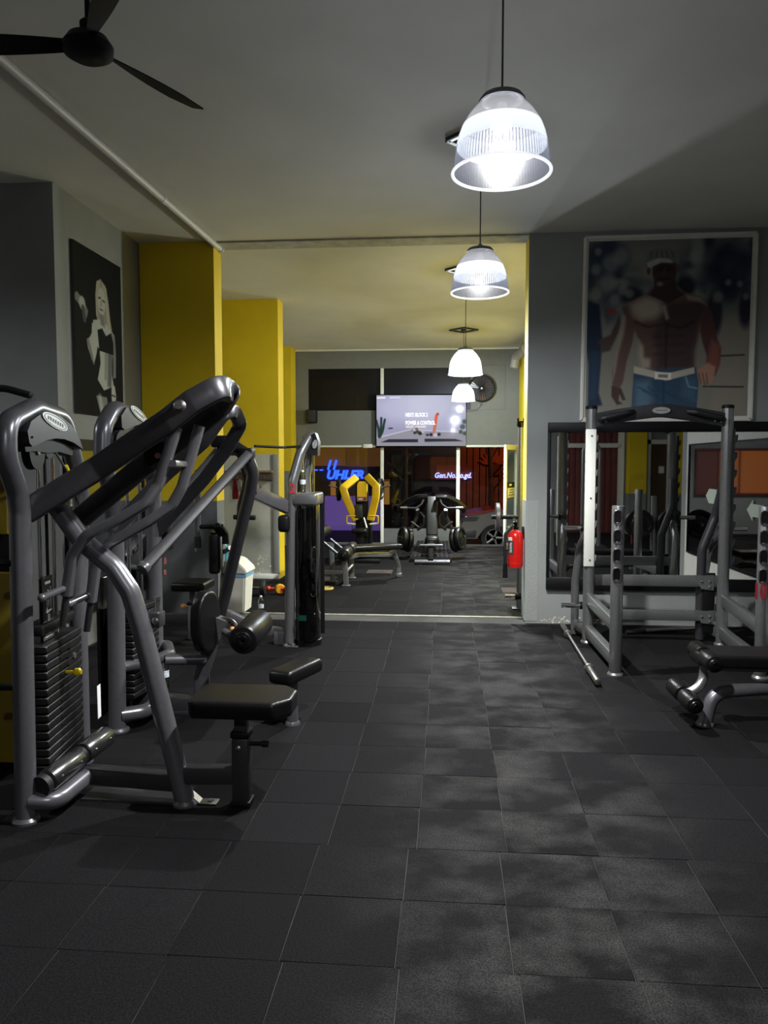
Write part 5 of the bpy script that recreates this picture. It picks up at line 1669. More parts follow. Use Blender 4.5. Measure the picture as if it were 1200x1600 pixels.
roller(bn, ua, ua.lerp(ub, .44), .056)
roller(bn, ua.lerp(ub, .56), ub, .056)
obj('axle', MB().cyl(ua.lerp(ub, .4), ua.lerp(ub, .6), .016, 12), M_chrome, bn)
la, lb_ = Q(1052, 1070, py + .12), Q(1087, 1104, py - .26)
roller(bn, la, la.lerp(lb_, .46), .056)
roller(bn, la.lerp(lb_, .54), lb_, .056)
lm = la.lerp(lb_, .5)
obj('axle', MB().cyl(la.lerp(lb_, .42), la.lerp(lb_, .58), .016, 12), M_chrome, bn)
obj('roller_link', MB().tube([lm, lm + Vector((.09, 0, .05)), um + Vector((.0, 0, -.14)), um], .030, .12, 16), M_steel2, bn)
obj('link_mount', MB().tube([um, um + Vector((.18, .02, -.03))], .026, 0, 12), M_steel2, bn)

# ------------------------------------------------------------------ fire extinguisher and plate storage post by the reveal
ex_c = Vector((XR - .092, 7.97, Q(805, 887, 7.95).z))
fe = thing('fire_extinguisher', 'red fire extinguisher hung on the yellow and grey reveal', 'fire extinguisher', ex_c)
hgt = Q(805, 830, 7.95).z - ex_c.z
obj('cylinder', MB().lathe([(.055, 0), (.072, .004), (.079, .025), (.0795, hgt - .06), (.074, hgt - .025), (.052, hgt - .004), (.025, hgt + .012), (.022, hgt + .03)], ex_c, seg=36), M_red, fe)
obj('base_ring', MB().lathe([(.080, .045), (.0815, .05), (.080, .055)], ex_c, seg=36, caps=False), M_red, fe)
obj('valve', MB().lathe([(.026, .028), (.028, .05), (.018, .06), (.018, .08)], ex_c + Vector((0, 0, hgt - .01)), seg=18).box(ex_c + Vector((-.01, -.02, hgt + .085)), (.04, .10, .022), .005), M_black, fe)
obj('lever', MB().box(ex_c + Vector((-.015, -.05, hgt + .115)), (.028, .13, .012), .003, 2, Matrix.Rotation(.25, 3, 'X')), M_gloss, fe)
obj('gauge', MB().lathe([(.018, 0), (.018, .012)], ex_c + Vector((-.028, -.01, hgt + .045)), (-1, -.3, 0), 16), M_chrome, fe)
obj('hose', MB().tube([ex_c + Vector((-.03, 0, hgt + .06)), ex_c + Vector((-.11, -.01, hgt - .03)), ex_c + Vector((-.115, -.01, .20)), ex_c + Vector((-.105, 0, .04)), ex_c + Vector((-.105, 0, -.09))], .017, .06, 12), M_rub, fe)
obj('hose_nozzle', MB().cyl(ex_c + Vector((-.105, 0, .04)), ex_c + Vector((-.105, 0, -.11)), .022, 14, r2=.027), M_black, fe)
lab = MB()
lz0, lz1 = .14, hgt - .10
rows_ = []
for k in range(9):
    a = math.radians(195 + 7 * k)
    rows_.append((lab.bm.verts.new(ex_c + Vector((.0803 * math.cos(a), .0803 * math.sin(a), lz0))), lab.bm.verts.new(ex_c + Vector((.0803 * math.cos(a), .0803 * math.sin(a), lz1)))))
for a, b in zip(rows_, rows_[1:]):
    lab.bm.faces.new((a[0], b[0], b[1], a[1]))
lo = obj('label', lab, mat('dark label', (.035, .045, .045, 1), .4), fe)
def on_cyl(a_deg, z, r=.0812):
    a = math.radians(a_deg)
    return ex_c + Vector((r * math.cos(a), r * math.sin(a), z))
lt = MB()
for k in range(9):
    z = lz0 + .025 + k * (lz1 - lz0 - .05) / 8
    p, q = on_cyl(215 + (k % 3) * 3, z), on_cyl(238 - (k % 2) * 3, z + .008)
    lt.tube([p, q], .0035, 0, 5)
obj('label_lettering', lt, M_whiteprint, lo)
obj('label_top', MB().tube([on_cyl(200, lz1 + .02), on_cyl(218, lz1 + .02), on_cyl(238, lz1 + .02)], rect=(.003, .036, .1), up=(0, 0, 1), fillet=0), M_whiteprint, lo)
obj('wall_bracket', MB().span((XR - .03, 7.94, ex_c.z + hgt - .08), (XR - .001, 8.0, ex_c.z + hgt + .05), .003), M_black, fe)

pxp = Q(812.5, 800, 8.62).x
pr = thing('plate_storage_post', 'slim steel storage post with pegs just behind the fire extinguisher', 'rack', (pxp, 8.62, 0))
obj('post', MB().cyl((pxp, 8.62, 0.004), (pxp, 8.62, Q(812, 664, 8.62).z), .030, 16), M_steel2, pr)
zt = Q(812, 658, 8.62).z
obj('hook_head', MB().lathe([(.03, -.07), (.045, -.05), (.045, -.015), (.03, 0)], (pxp, 8.62, zt), seg=16).tube([(pxp - .03, 8.60, zt - .02), (pxp - .035, 8.58, zt + .03)], .012, 0, 8).tube([(pxp + .03, 8.60, zt - .02), (pxp + .03, 8.58, zt + .03)], .012, 0, 8), M_gloss, pr)
obj('base_plate', MB().box((pxp, 8.62, .006), (.16, .16, .012), .003), M_steeld, pr)
pz = Q(800, 808, 8.62).z
obj('upper_peg', MB().cyl((pxp, 8.62, pz), (Q(768, 808, 8.62).x, 8.62, pz), .024, 14), M_black, pr)
lz = Q(800, 931, 8.62).z
lp2 = obj('lower_peg', MB().cyl((pxp, 8.62, lz), (Q(789, 930, 8.62).x, 8.62, lz), .022, 14), M_chrome, pr)
obj('peg_collar', MB().cyl((pxp - .045, 8.62, lz), (pxp + .02, 8.62, lz), .045, 16), M_black, lp2)
dx_ = Q(777.5, 808, 8.62).x
dsc = thing('weight_disc', 'grey-rimmed weight disc hanging on the upper peg of the storage post', 'weight plate', (dx_, 8.62, pz - .12))
obj('disc', MB().lathe([(.026, -.016), (.10, -.016), (.12, -.022), (.155, -.022), (.160, -.016), (.160, .016), (.155, .022), (.12, .022), (.10, .016), (.026, .016)], (dx_, 8.62, pz + .0), (1, 0, 0), 36), M_steel, dsc)
obj('hub_ring', MB().lathe([(.04, -.018), (.04, .018)], (dx_, 8.62, pz), (1, 0, 0), 24), M_steeld, dsc)

# ------------------------------------------------------------------ things by the light grey panel
wb = G(372, 962)
wb.x = Q(370, 940, 8.2).x; wb.y = 8.2
bn_ = thing('waste_bin', 'beige waste bin with slanted lid and blue liner beside the yellow column', 'bin', (wb.x, wb.y, 0))
def frustum(a, z0, b, z1, c):
    m = MB()
    vs0 = [m.bm.verts.new((c[0] + sx * a[0], c[1] + sy * a[1], z0)) for sx, sy in ((-1, -1), (1, -1), (1, 1), (-1, 1))]
    vs1 = [m.bm.verts.new((c[0] + sx * b[0], c[1] + sy * b[1], z1)) for sx, sy in ((-1, -1), (1, -1), (1, 1), (-1, 1))]
    m.bm.faces.new(list(reversed(vs0))); m.bm.faces.new(vs1)
    for i in range(4):
        j = (i + 1) % 4
        m.bm.faces.new((vs0[i], vs0[j], vs1[j], vs1[i]))
    bmesh.ops.bevel(m.bm, geom=m.bm.edges[:], offset=.018, segments=3, affect='EDGES')
    return m
z_l = Q(385, 895, wb.y).z
M_bin = mat('cream plastic', L(206, 204, 190), .45, noise=.05)
obj('body', frustum((.125, .155), 0.003, (.15, .185), z_l, wb), M_bin, bn_)
obj('liner', frustum((.152, .187), z_l - .045, (.158, .193), z_l + .022, wb), mat('pale blue bag', L(120, 165, 195), .4, bump=.5, bump_scale=40), bn_)
ld = MB()
zt = Q(375, 871, wb.y).z
prof = [(-.16, z_l + .01), (.165, z_l + .01), (.165, z_l + .05), (.06, zt - .02), (.0, zt), (-.08, zt - .015), (-.16, z_l + .05)]
ld.prism([(wb.x + a, wb.y - .195, b) for a, b in prof], (0, .39, 0))
bmesh.ops.bevel(ld.bm, geom=ld.bm.edges[:], offset=.012, segments=3, affect='EDGES')
obj('lid', ld, M_bin, bn_)
sb_ = Vector((Q(351, 860, wb.y).x, wb.y - .04, zt - .025))
sp_ = tag(obj('spray_bottle', MB().lathe([(.0, 0), (.045, .002), (.05, .02), (.05, .14), (.03, .18), (.018, .2), (.018, .22)], sb_, seg=20), mat('teal plastic', L(40, 130, 150), .3), origin=sb_), 'teal spray bottle standing on the beige waste bin lid', 'bottle')
obj('trigger_head', MB().box(sb_ + Vector((-.01, 0, .235)), (.075, .026, .03), .006).box(sb_ + Vector((-.03, 0, .21)), (.012, .02, .05), .003, 1, Matrix.Rotation(.3, 3, 'Y')), mat('dark teal cap', L(24, 70, 84), .4), sp_)

def bottle(p, label, capcol, h=.235, water=True):
    p = Vector(p)
    s = h / .235
    t = thing('water_bottle', label, 'bottle', p)
    pr_ = [(.0, 0), (.026, .001), (.031, .006)]
    for k in range(9):
        z = .015 + .016 * k
        pr_ += [(.032, z), (.0295, z + .007), (.032, z + .014)]
    pr_ += [(.032, .165), (.027, .185), (.016, .205), (.013, .212), (.013, .222)]
    obj('body', MB().lathe([(r * s, z * s) for r, z in pr_], p, seg=20), M_pet, t)
    obj('cap', MB().lathe([(.0155 * s, .216 * s), (.0155 * s, .234 * s), (.013 * s, .236 * s)], p, seg=18), mat('cap', capcol, .4), t)
    obj('label', MB().lathe([(.0325 * s, .085 * s), (.0325 * s, .135 * s)], p, seg=20, caps=False), mat('bottle label', (.55, .6, .65, 1), .4, noise=.5, scale=60), t)
    return t
b1 = G(408, 961)
bottle((b1.x, b1.y, .003), 'clear water bottle standing on the floor beside the beige bin', (.8, .8, .82, 1), .21)
bottle((Q(473, 770, t0.y + .10).x, t0.y + .10, Q(470, 770, t0.y).z + .001), 'clear water bottle standing on top of the chest press tower', (.8, .82, .82, 1), .20)
b3 = Q(258, 1098, 5.30)
bottle((b3.x, 5.30, .003), 'clear water bottle with blue cap on the floor behind the front machine leg', (.03, .14, .6, 1), .235)

cr = thing('hook_rail', 'brown hook rail on the light grey panel', 'rack', Q(385, 743, 10.56))
a, b = Q(345, 750, 10.56), Q(426, 735, 10.56)
obj('board', MB().span((a.x, 10.50, a.z), (b.x, 10.584, b.z - .03), .004), mat('dark wicker board', L(72, 58, 48), .7, noise=.3, scale=40), cr)
obj('shelf', MB().span((a.x - .01, 10.47, b.z - .03), (b.x + .01, 10.584, b.z), .004), mat('brown shelf edge', L(130, 108, 86), .6), cr)
for k in range(4):
    xk = a.x + (b.x - a.x) * (k + .5) / 4
    obj('hook', MB().tube([(xk, 10.50, a.z + .03), (xk, 10.45, a.z + .02), (xk, 10.45, a.z + .05)], .006, .01, 8), M_chrome, cr)
def towel(name, u0, u1, v0, v1, m, label):
    a, b = Q(u0, v0, 10.44), Q(u1, v1, 10.44)
    mb = MB()
    n = 8
    pr2 = []
    for zf in range(7):
        f = zf / 6
        row = []
        for k in range(n + 1):
            x = (a.x + b.x) / 2 + (b.x - a.x) * (k / n - .5) * (.45 + .55 * min(1, f * 1.6))
            y = 10.44 + .018 * math.sin(k * 2.3 + f) * (.5 + f)
            row.append(mb.bm.verts.new((x, y, a.z + (b.z - a.z) * f)))
        pr2.append(row)
    for r0, r1 in zip(pr2, pr2[1:]):
        for k in range(n):
            mb.bm.faces.new((r0[k], r0[k + 1], r1[k + 1], r1[k]))
    g = bmesh.ops.solidify(mb.bm, geom=mb.bm.faces[:], thickness=.008)
    return tag(obj(name, mb, m, origin=a), label, 'towel')
towel('red_towel', 362, 373, 748, 780, mat('dull red cloth', L(150, 44, 50), .9), 'dull red towel hanging from the brown hook rail')
towel('white_towel', 372, 378, 749, 768, mat('white cloth', L(196, 196, 190), .9), 'white cloth hanging beside the red towel')

# small weights on the floor
d0 = G(411, 931)
db = thing('dumbbell', 'black dumbbell with chrome handle on the floor by the light grey panel', 'dumbbell', (d0.x, d0.y, 0))
c0 = Vector((d0.x, d0.y, .10))
for k, dx in enumerate((0, -.19)):
    obj('head', MB().lathe([(.03, -.03), (.09, -.03), (.098, -.02), (.098, .02), (.09, .03), (.03, .03)], c0 + Vector((dx, 0, 0)), (1, .1, 0), 28), M_rub, db)
obj('handle', MB().cyl(c0 + Vector((-.2, -.01, 0)), c0, .016, 12), M_chrome, db)
d1 = G(432, 930)
db2 = thing('orange_dumbbell', 'small orange dumbbell with yellow end beside the black one', 'dumbbell', (d1.x, d1.y + .06, 0))
c1 = Vector((d1.x, d1.y + .06, .068))
obj('handle', MB().cyl(c1 + Vector((-.12, .02, 0)), c1 + Vector((.12, -.02, 0)), .02, 12).sphere(c1 + Vector((-.12, .02, 0)), .035, 12), mat('orange vinyl', L(190, 60, 30), .4), db2)
obj('head', MB().lathe([(.02, -.03), (.055, -.03), (.066, -.015), (.066, .015), (.055, .03), (.02, .03)], c1 + Vector((.03, 0, 0)), (.6, -1, 0), 20), mat('amber vinyl', L(200, 140, 30), .4), db2)
obj('head', MB().lathe([(.02, -.03), (.055, -.03), (.066, -.015), (.066, .015), (.055, .03), (.02, .03)], c1 + Vector((.14, -.02, 0)), (1, -.2, 0), 20), mat('red vinyl', L(170, 44, 30), .4), db2)
d2 = G(508, 921)
yd = thing('yellow_disc', 'small yellow weight disc lying flat on the floor near the bench', 'weight plate', (d2.x, d2.y, 0))
obj('disc', MB().lathe([(.02, .002), (.105, .002), (.112, .008), (.112, .022), (.105, .028), (.05, .028), (.045, .022), (.02, .022)], d2, seg=32), mat('dusty yellow rubber', L(176, 150, 70), .6, noise=.2), yd)
obj('disc_print', MB().lathe([(.06, .0285), (.09, .0285)], d2, seg=32, caps=False), M_ink, yd)

# ------------------------------------------------------------------ decline bench in the back room
dbn = thing('decline_bench', 'grey decline bench with black leg rollers in the back room', 'bench', (Q(585, 890, 10.6).x, 10.6, 0))
for (u0, v0, u1, v1, Y) in ((537, 872, 541, 917, 10.0), (549, 868, 550, 903, 10.7)):
    ft = Q(u1, v1, Y); tp_ = Q(u0, v0, Y)
    lgm = MB().tube([(ft.x, Y, .004), (ft.x - .01, Y, tp_.z * .5), (tp_.x, Y, tp_.z + .1)], rect=(.07, .06, .3), up=(0, 1, 0), fillet=.05)
    lgm.box((ft.x, Y, .01), (.11, .09, .018), .004)
    obj('front_leg', lgm, M_steel2, dbn)
l0, l1 = Q(541, 893, 10.0), Q(550, 888, 10.7)
obj('leg_brace', MB().tube([l0, l0 + Vector((.06, .2, .06)), l1], .022, .08, 10), M_steel2, dbn)
obj('side_rail', MB().tube([Q(496, 894, 10.0), Q(538, 894, 10.0)], rect=(.05, .05, .25), up=(0, 0, 1), fillet=0), M_steel2, dbn)
lf = Q(498, 894, 10.0)
obj('rear_leg', MB().tube([(lf.x, 10.0, .004), (lf.x, 10.0, Q(500, 850, 10).z)], rect=(.06, .06, .25), up=(0, 1, 0), fillet=0).tube([(Q(520, 870, 10.35).x, 10.35, .004), Q(518, 850, 10.35)], rect=(.06, .06, .25), up=(0, 1, 0), fillet=0).box((Q(520, 870, 10.35).x, 10.35, .012), (.12, .10, .02), .004), M_steel2, dbn)
for (u0, v0, u1, v1, Y) in ((497, 840, 528, 866, 9.95), (516, 842, 534, 857, 10.5)):
    obj('slide_rail', MB().tube([Q(u0, v0, Y), Q(u1, v1, Y)], .020, 0, 12), M_steeld, dbn)
roller(dbn, Q(536, 868, 9.85), Q(543, 862, 10.25), .085)
roller(dbn, Q(545, 860, 10.3), Q(551, 855, 10.75), .085)
roller(dbn, Q(497, 834, 9.9), Q(511, 828, 10.6), .075)
obj('axle', MB().cyl(Q(536, 868, 9.8), Q(552, 854, 10.8), .016, 10), M_chrome, dbn)
pa2, pb2 = Q(548, 854, 10.55), Q(623, 855, 10.9)
obj('bench_pad', MB().box((pa2 + pb2) / 2, ((pb2 - pa2).length, .29, .075), .022, 3, Matrix.Rotation(math.atan2(pb2.y - pa2.y, pb2.x - pa2.x), 3, 'Z')), M_vinyl, dbn)
obj('main_rail', MB().tube([Q(545, 870, 10.45), Q(560, 866, 10.55), Q(606, 866, 10.75), Q(614, 860, 10.8)], rect=(.06, .075, .25), up=(0, 0, 1), fillet=.03), M_steel2, dbn)
obj('tail_leg', MB().tube([Q(613, 858, 10.8), Q(619, 872, 10.85), (Q(623, 890, 10.9).x, 10.9, .15), (Q(623.5, 890, 10.9).x, 10.9, .004)], rect=(.06, .06, .3), up=(0, 1, 0), fillet=.08).box((Q(623.5, 890, 10.9).x, 10.9, .03), (.08, .12, .06), .01), M_steel2, dbn)

# ------------------------------------------------------------------ yellow-armed press machine by the window
YM = 13.0
ym = thing('yellow_press_machine', 'black plate-loaded machine with bent yellow arms by the window', 'gym machine', (Q(565, 860, YM).x, YM, 0))
def flatarm(pts, Y0, wd=.12):
    P_ = [Q(u, v, Y0 + dy) for u, v, dy in pts]
    return MB().tube(P_, rect=(.12, wd, .2), up=(0, -1, .15), fillet=.03)
M_arm = M_yframe
obj('left_arm', flatarm([(556, 747, .2), (536, 763, 0), (541, 778, 0), (556, 812, .05)], YM - .3), M_arm, ym)
obj('right_arm', flatarm([(575, 746, .2), (588, 760, 0), (587, 778, 0), (579, 812, .05)], YM - .3), M_arm, ym)
obj('mast', MB().span((Q(556, 800, YM).x, YM - .06, .02), (Q(575, 800, YM).x, YM + .10, Q(565, 748, YM).z), .02), M_black, ym)
obj('head_panel', MB().prism([Q(u, v, YM - .16) for u, v in ((558, 783), (558, 757), (561, 752.5), (570, 752.5), (573, 757), (573, 783))], (0, .09, 0)), mat('bright yellow panel', (.85, .56, .01, 1), .4), ym)
hp = obj('panel_label', MB().span((Q(558.5, 777, YM - .17).x, YM - .165, Q(565, 782.5, YM - .17).z), (Q(572.5, 777, YM - .17).x, YM - .161, Q(565, 776.5, YM - .17).z)), mat('purple print', L(120, 60, 110), .5), ym)
obj('panel_lettering', MB().span((Q(560, 779, YM - .17).x, YM - .168, Q(565, 781, YM - .17).z), (Q(567, 779, YM - .17).x, YM - .166, Q(565, 778.5, YM - .17).z)), M_whiteprint, hp)
obj('backrest', MB().box(Q(560.5, 799, YM - .28), (.15, .10, .24), .03, 3), mat('charcoal vinyl', (.03, .03, .032, 1), .4), ym)
sc_ = Q(562, 829, YM - .55)
obj('seat_pad', MB().box(sc_, (.25, .34, .07), .025, 3), M_vinyl, ym)
obj('seat_base', MB().tube([(sc_.x, sc_.y, sc_.z - .03), (sc_.x, sc_.y, .15), (sc_.x, YM, .10)], rect=(.12, .10, .3), up=(0, 1, 0), fillet=.08).span((sc_.x - .35, sc_.y - .1, .003), (sc_.x + .35, sc_.y, .06), .01).span((sc_.x - .4, YM + .02, .003), (sc_.x + .4, YM + .12, .06), .01), M_black, ym)
obj('side_column', MB().span((Q(573, 830, YM).x, YM - .02, .02), (Q(581, 830, YM).x, YM + .08, Q(577, 808, YM).z), .01), M_black, ym)
for u, s in ((556, -1), (577, 1)):
    h0_ = Q(u, 806, YM - .45); ww = .15
    obj('handle_loop', MB().tube([h0_, h0_ + Vector((s * ww, -.02, 0)), h0_ + Vector((s * ww, -.02, -.125)), h0_ + Vector((0, 0, -.14))], .012, .02, 10), M_yframe, ym)
    obj('white_handle', MB().cyl(h0_ + Vector((s * .02, -.002, -.14)), h0_ + Vector((s * (ww - .01), -.02, -.126)), .015, 10), M_white, ym)
obj('lever', MB().cyl(Q(568.5, 809, YM - .5), Q(573, 825, YM - .6), .014, 10), M_white, ym)
for u, s in ((532, -1), (592, 1)):
    pc3 = Q(u, 765, YM - .1)
    pg = obj('plate_peg', MB().cyl(pc3 - Vector((s * .12, 0, 0)), Q(u + s * 18, 758.5, YM - .1), .016, 12), M_chrome, ym)
def disc(c, axis, r, w, label, group=None, m=None, name='weight_disc'):
    t = thing(name, label, 'weight plate', c, group)
    obj('disc', MB().lathe([(.025, -w * .35), (r * .45, -w * .35), (r * .5, -w * .2), (r * .72, -w * .2), (r * .78, -w * .5), (r * .96, -w * .5), (r, -w * .3), (r, w * .3), (r * .96, w * .5), (r * .78, w * .5), (r * .72, w * .2), (r * .5, w * .2), (r * .45, w * .35), (.025, w * .35)], c, axis, 32), m or M_bigplate, t)
    obj('hub', MB().lathe([(.024, -w * .5), (.042, -w * .5), (.042, w * .5), (.024, w * .5)], c, axis, 18), M_steeld, t)
    return t
disc(Q(529, 766, YM - .1), (1, .25, 0), .185, .06, 'black weight disc on the left peg of the yellow-armed machine')
disc(Q(594, 764, YM - .1), (1, -.2, 0), .185, .06, 'black weight disc on the right peg of the yellow-armed machine')

# ------------------------------------------------------------------ black row machine in front of the shop window
YT = 12.9
tx = Q(674, 860, YT).x
tm = thing('row_machine', 'black plate-loaded row machine with winged arms and tall chest pad', 'gym machine', (tx, YT, 0))
dk = MB()
dz = .10
d_ = [Q(641, 872, 12.55), Q(706, 872, 12.55), Q(701, 826, 14.2), Q(652, 826, 14.2)]
d_ = [Vector((p.x, p.y, .05 + .10 * k_)) for p, k_ in zip(d_, (0, 0, 1, 1))]
dk.prism(d_, (0, 0, .04))
deck = obj('deck', dk, M_steeld, tm)
for k in range(9):
    f = (k + .5) / 9
    obj('deck_rib', MB().tube([d_[0].lerp(d_[1], f) + Vector((0, .02, .043)), d_[3].lerp(d_[2], f) + Vector((0, -.02, .043))], rect=(.05, .012, .2), up=(0, 0, 1), fillet=0), M_black, deck)
obj('deck_supports', MB().span((d_[3].x, 14.05, .003), (d_[2].x, 14.15, .15)).span((d_[0].x, 12.57, .003), (d_[1].x, 12.65, .05)), M_black, tm)
pd_ = MB()
lo_, hi_ = Q(675, 838, YT), Q(674.5, 776, YT + .45)
pdir = (hi_ - lo_); plen = pdir.length; pdir.normalize()
r_ = Matrix((Vector((1, 0, 0)), pdir.cross(Vector((1, 0, 0))).normalized() * -1, pdir)).transposed()
pd_.box((lo_ + hi_) / 2, (.20, .09, plen), .04, 4, r_)
obj('chest_pad', pd_, mat('grey-black vinyl', (.010, .0105, .0105, 1), .42, spec=.3), tm)
obj('seat_pad', MB().box(Q(675, 845, YT - .25), (.24, .34, .17), .06, 4), M_vinyl, tm)
obj('mast', MB().tube([(tx, YT + .12, .10), (tx, YT + .55, 1.0)], rect=(.14, .10, .3), up=(0, 1, 0), fillet=0).tube([(tx, YT - .2, .12), (tx, YT - .22, .30)], rect=(.10, .10, .3), up=(0, 1, 0), fillet=0), M_black, tm)
obj('foot_mast', MB().tube([(tx, YT + .2, .08), (tx, 12.45, .06), (tx, 12.25, .05)], rect=(.09, .10, .3), up=(0, 0, 1), fillet=.05).tube([(tx, 12.42, .06), (tx, 12.5, Q(673, 846, 12.5).z)], rect=(.10, .08, .3), up=(0, 1, 0), fillet=0), M_black, tm)
fy_ = 12.42
obj('foot_bar', MB().cyl(Q(656, 852, fy_), Q(692, 852, fy_), .020, 12).cyl(Q(668, 852, fy_ - .01), Q(680, 852, fy_ - .01), .026, 12), M_steel, tm)
gx0, gx1 = Q(648, 876, 12.28), Q(703, 876, 12.28)
obj('base_bar', MB().cyl((gx0.x, 12.28, .045), (gx1.x, 12.28, .045), .036, 14), M_steel, tm)
for s in (-1, 1):
    def U(du, v, dy=0.0):
        return Q(674.5 + s * du, v, YT + .3 + dy)
    obj('wing_arm', MB().tube([U(6, 778), U(22, 778), U(40, 786), U(50, 795), U(46, 797.5)], rect=(.12, .13, .4), up=(0, 0, 1), fillet=.12, arc=6), M_gloss, tm)
    hd_ = obj('wing_handle', MB().tube([U(48, 793.5, -.15), U(24, 794, -.15), U(16, 788, -.12), U(13, 781, -.08)], .017, .04, 10), M_steeld, tm)
    obj('handle_end', MB().cyl(U(49, 793.5, -.15), U(38, 793.7, -.15), .022, 12), M_steel2, hd_)
    obj('lever_arm', MB().tube([U(22, 796, -.1), U(22, 806), U(28, 818), U(36, 836)], rect=(.06, .07, .3), up=(0, -1, 0), fillet=.1), M_steeld, tm)
    obj('spring_strut', MB().tube([U(18, 800, -.05), U(12, 808, -.05), U(12, 820, -.05), U(22, 828)], .022, .05, 10), M_steeld, tm)
    obj('grip_handle', MB().tube([U(20, 824, -.2), U(32, 815, -.25)], .014, 0, 10), M_steel, tm)
    obj('plate_peg', MB().cyl(U(30, 843, -.1), U(52, 838, -.2), .02, 10), M_chrome, tm)
    for k in range(2):
        c_ = U(37 + 8 * k, 843 - 1.5 * k, -.12 - .04 * k)
        disc(c_, (s * 1.0, -.42, .1), .215 - .01 * k, .07, 'thick black weight disc, %s on the %s side of the row machine' % (('inner', 'outer')[k], 'left' if s < 0 else 'right'))

tag(obj('door_sensor', MB().span((Q(568, 697, YB - .04).x, YB - .08, Q(570, 700, YB - .04).z), (Q(582, 697, YB - .04).x, YB - .031, Q(570, 694, YB - .04).z), .006), M_white, origin=Q(575, 697, YB - .04)), 'small white sensor box on the rail left of the television', 'sensor')

# ------------------------------------------------------------------ the street outside
ZG = -0.36
struct('ground_outside', MB().span((-14, YB + .13, ZG - .2), (12, 30, ZG)), mat('asphalt', (.03, .03, .03, 1), .8, noise=.3, scale=6))
struct('step_outside', MB().span((bx(716), YB + .12, ZG - .1), (bx(791), YB + .55, -.18)), mat('dark stone step', L(60, 54, 46), .8, noise=.2))
YF = 22.5
def R_(u0, v0, u1, v1, Y=YF, d=.05):
    a, b = Q(u0, v1, Y), Q(u1, v0, Y)
    return MB().span((a.x, Y - d, a.z), (b.x, Y, b.z))
fc = thing('shop_facade', 'dark shop front across the street with blue neon name', 'building', Q(600, 850, YF))
obj('wall', MB().span((-12, YF, ZG), (12, YF + .3, 8)), mat('dark facade', L(58, 44, 48), .8, noise=.15), fc)
M_corr = mat('orange-brown metal sheet', L(150, 84, 52), .55, .2, noise=.15, scale=5)
for k in range(8):
    u0 = 719 + k * 10
    obj('sheet_panel', R_(u0, 690, u0 + 9.7, 856, YF, .05 + .01 * (k % 2)), M_corr, fc)
obj('lit_fascia', R_(488, 700, 540, 728, YF, .06), emit('dim amber fascia', L(98, 62, 24), .75), fc)
obj('lit_fascia', R_(541, 700, 598, 729, YF, .06), emit('dim amber fascia', L(84, 52, 20), .7), fc)
obj('fascia_band', R_(500, 729, 600, 752, YF, .05), mat('navy band', L(26, 24, 48), .5), fc)
obj('lit_window', R_(508, 775, 550, 852, YF, .04), emit('violet lit window', L(92, 68, 142), .85), fc)
obj('lit_window', R_(551, 775, 597, 852, YF, .04), emit('violet lit window', L(84, 64, 128), .8), fc)
obj('lit_window', R_(517, 752, 526, 774, YF, .04), emit('amber shop light', L(150, 96, 40), .8), fc)
obj('lit_window', R_(600.5, 752, 608.5, 788, YF, .04), emit('amber shop light', L(150, 104, 40), .75), fc)
obj('window_head', R_(600, 749, 609, 752, YF, .08), M_white, fc)
obj('dark_shop_window', R_(612, 704, 676, 826, YF, .03), mat('dark shop glass', L(30, 24, 30), .1), fc)
obj('sign_board', R_(682, 727, 735, 749, YF, .10), mat('rust sign board', L(140, 66, 38), .6, noise=.1), fc)
M_neon = emit('blue neon', (.010, .05, 1, 1), 5.0)
M_neon2 = emit('pale blue neon', (.30, .35, 1, 1), 2.6)
def nt_(s, u, v, size, m, sq=1.0, sh=.25, b=.02, sp=1.0):
    text('neon_lettering', s, size, m, fc, Q(u, v, YF - .16), extrude=.02, bold=b, shear=sh, squeeze=sq, align='LEFT', space=sp)
nt_('UHLER', 509.5, 742.5, .36, M_neon, 1.02, .25, .016)
for u in (513.5, 522.5):
    obj('neon_stroke', MB().tube([Q(u - 1.0, 734, YF - .15), Q(u + 3.2, 719, YF - .15)], .032, 0, 8), M_neon, fc)
for u in (491, 499.5):
    obj('neon_dash', MB().tube([Q(u, 734.5, YF - .15), Q(u + 5.5, 734.5, YF - .15)], .018, 0, 6), M_neon, fc)
nt_('Gen.No.Lo.gd.', 678.5, 743, .215, M_neon2, .86, .25, .006)
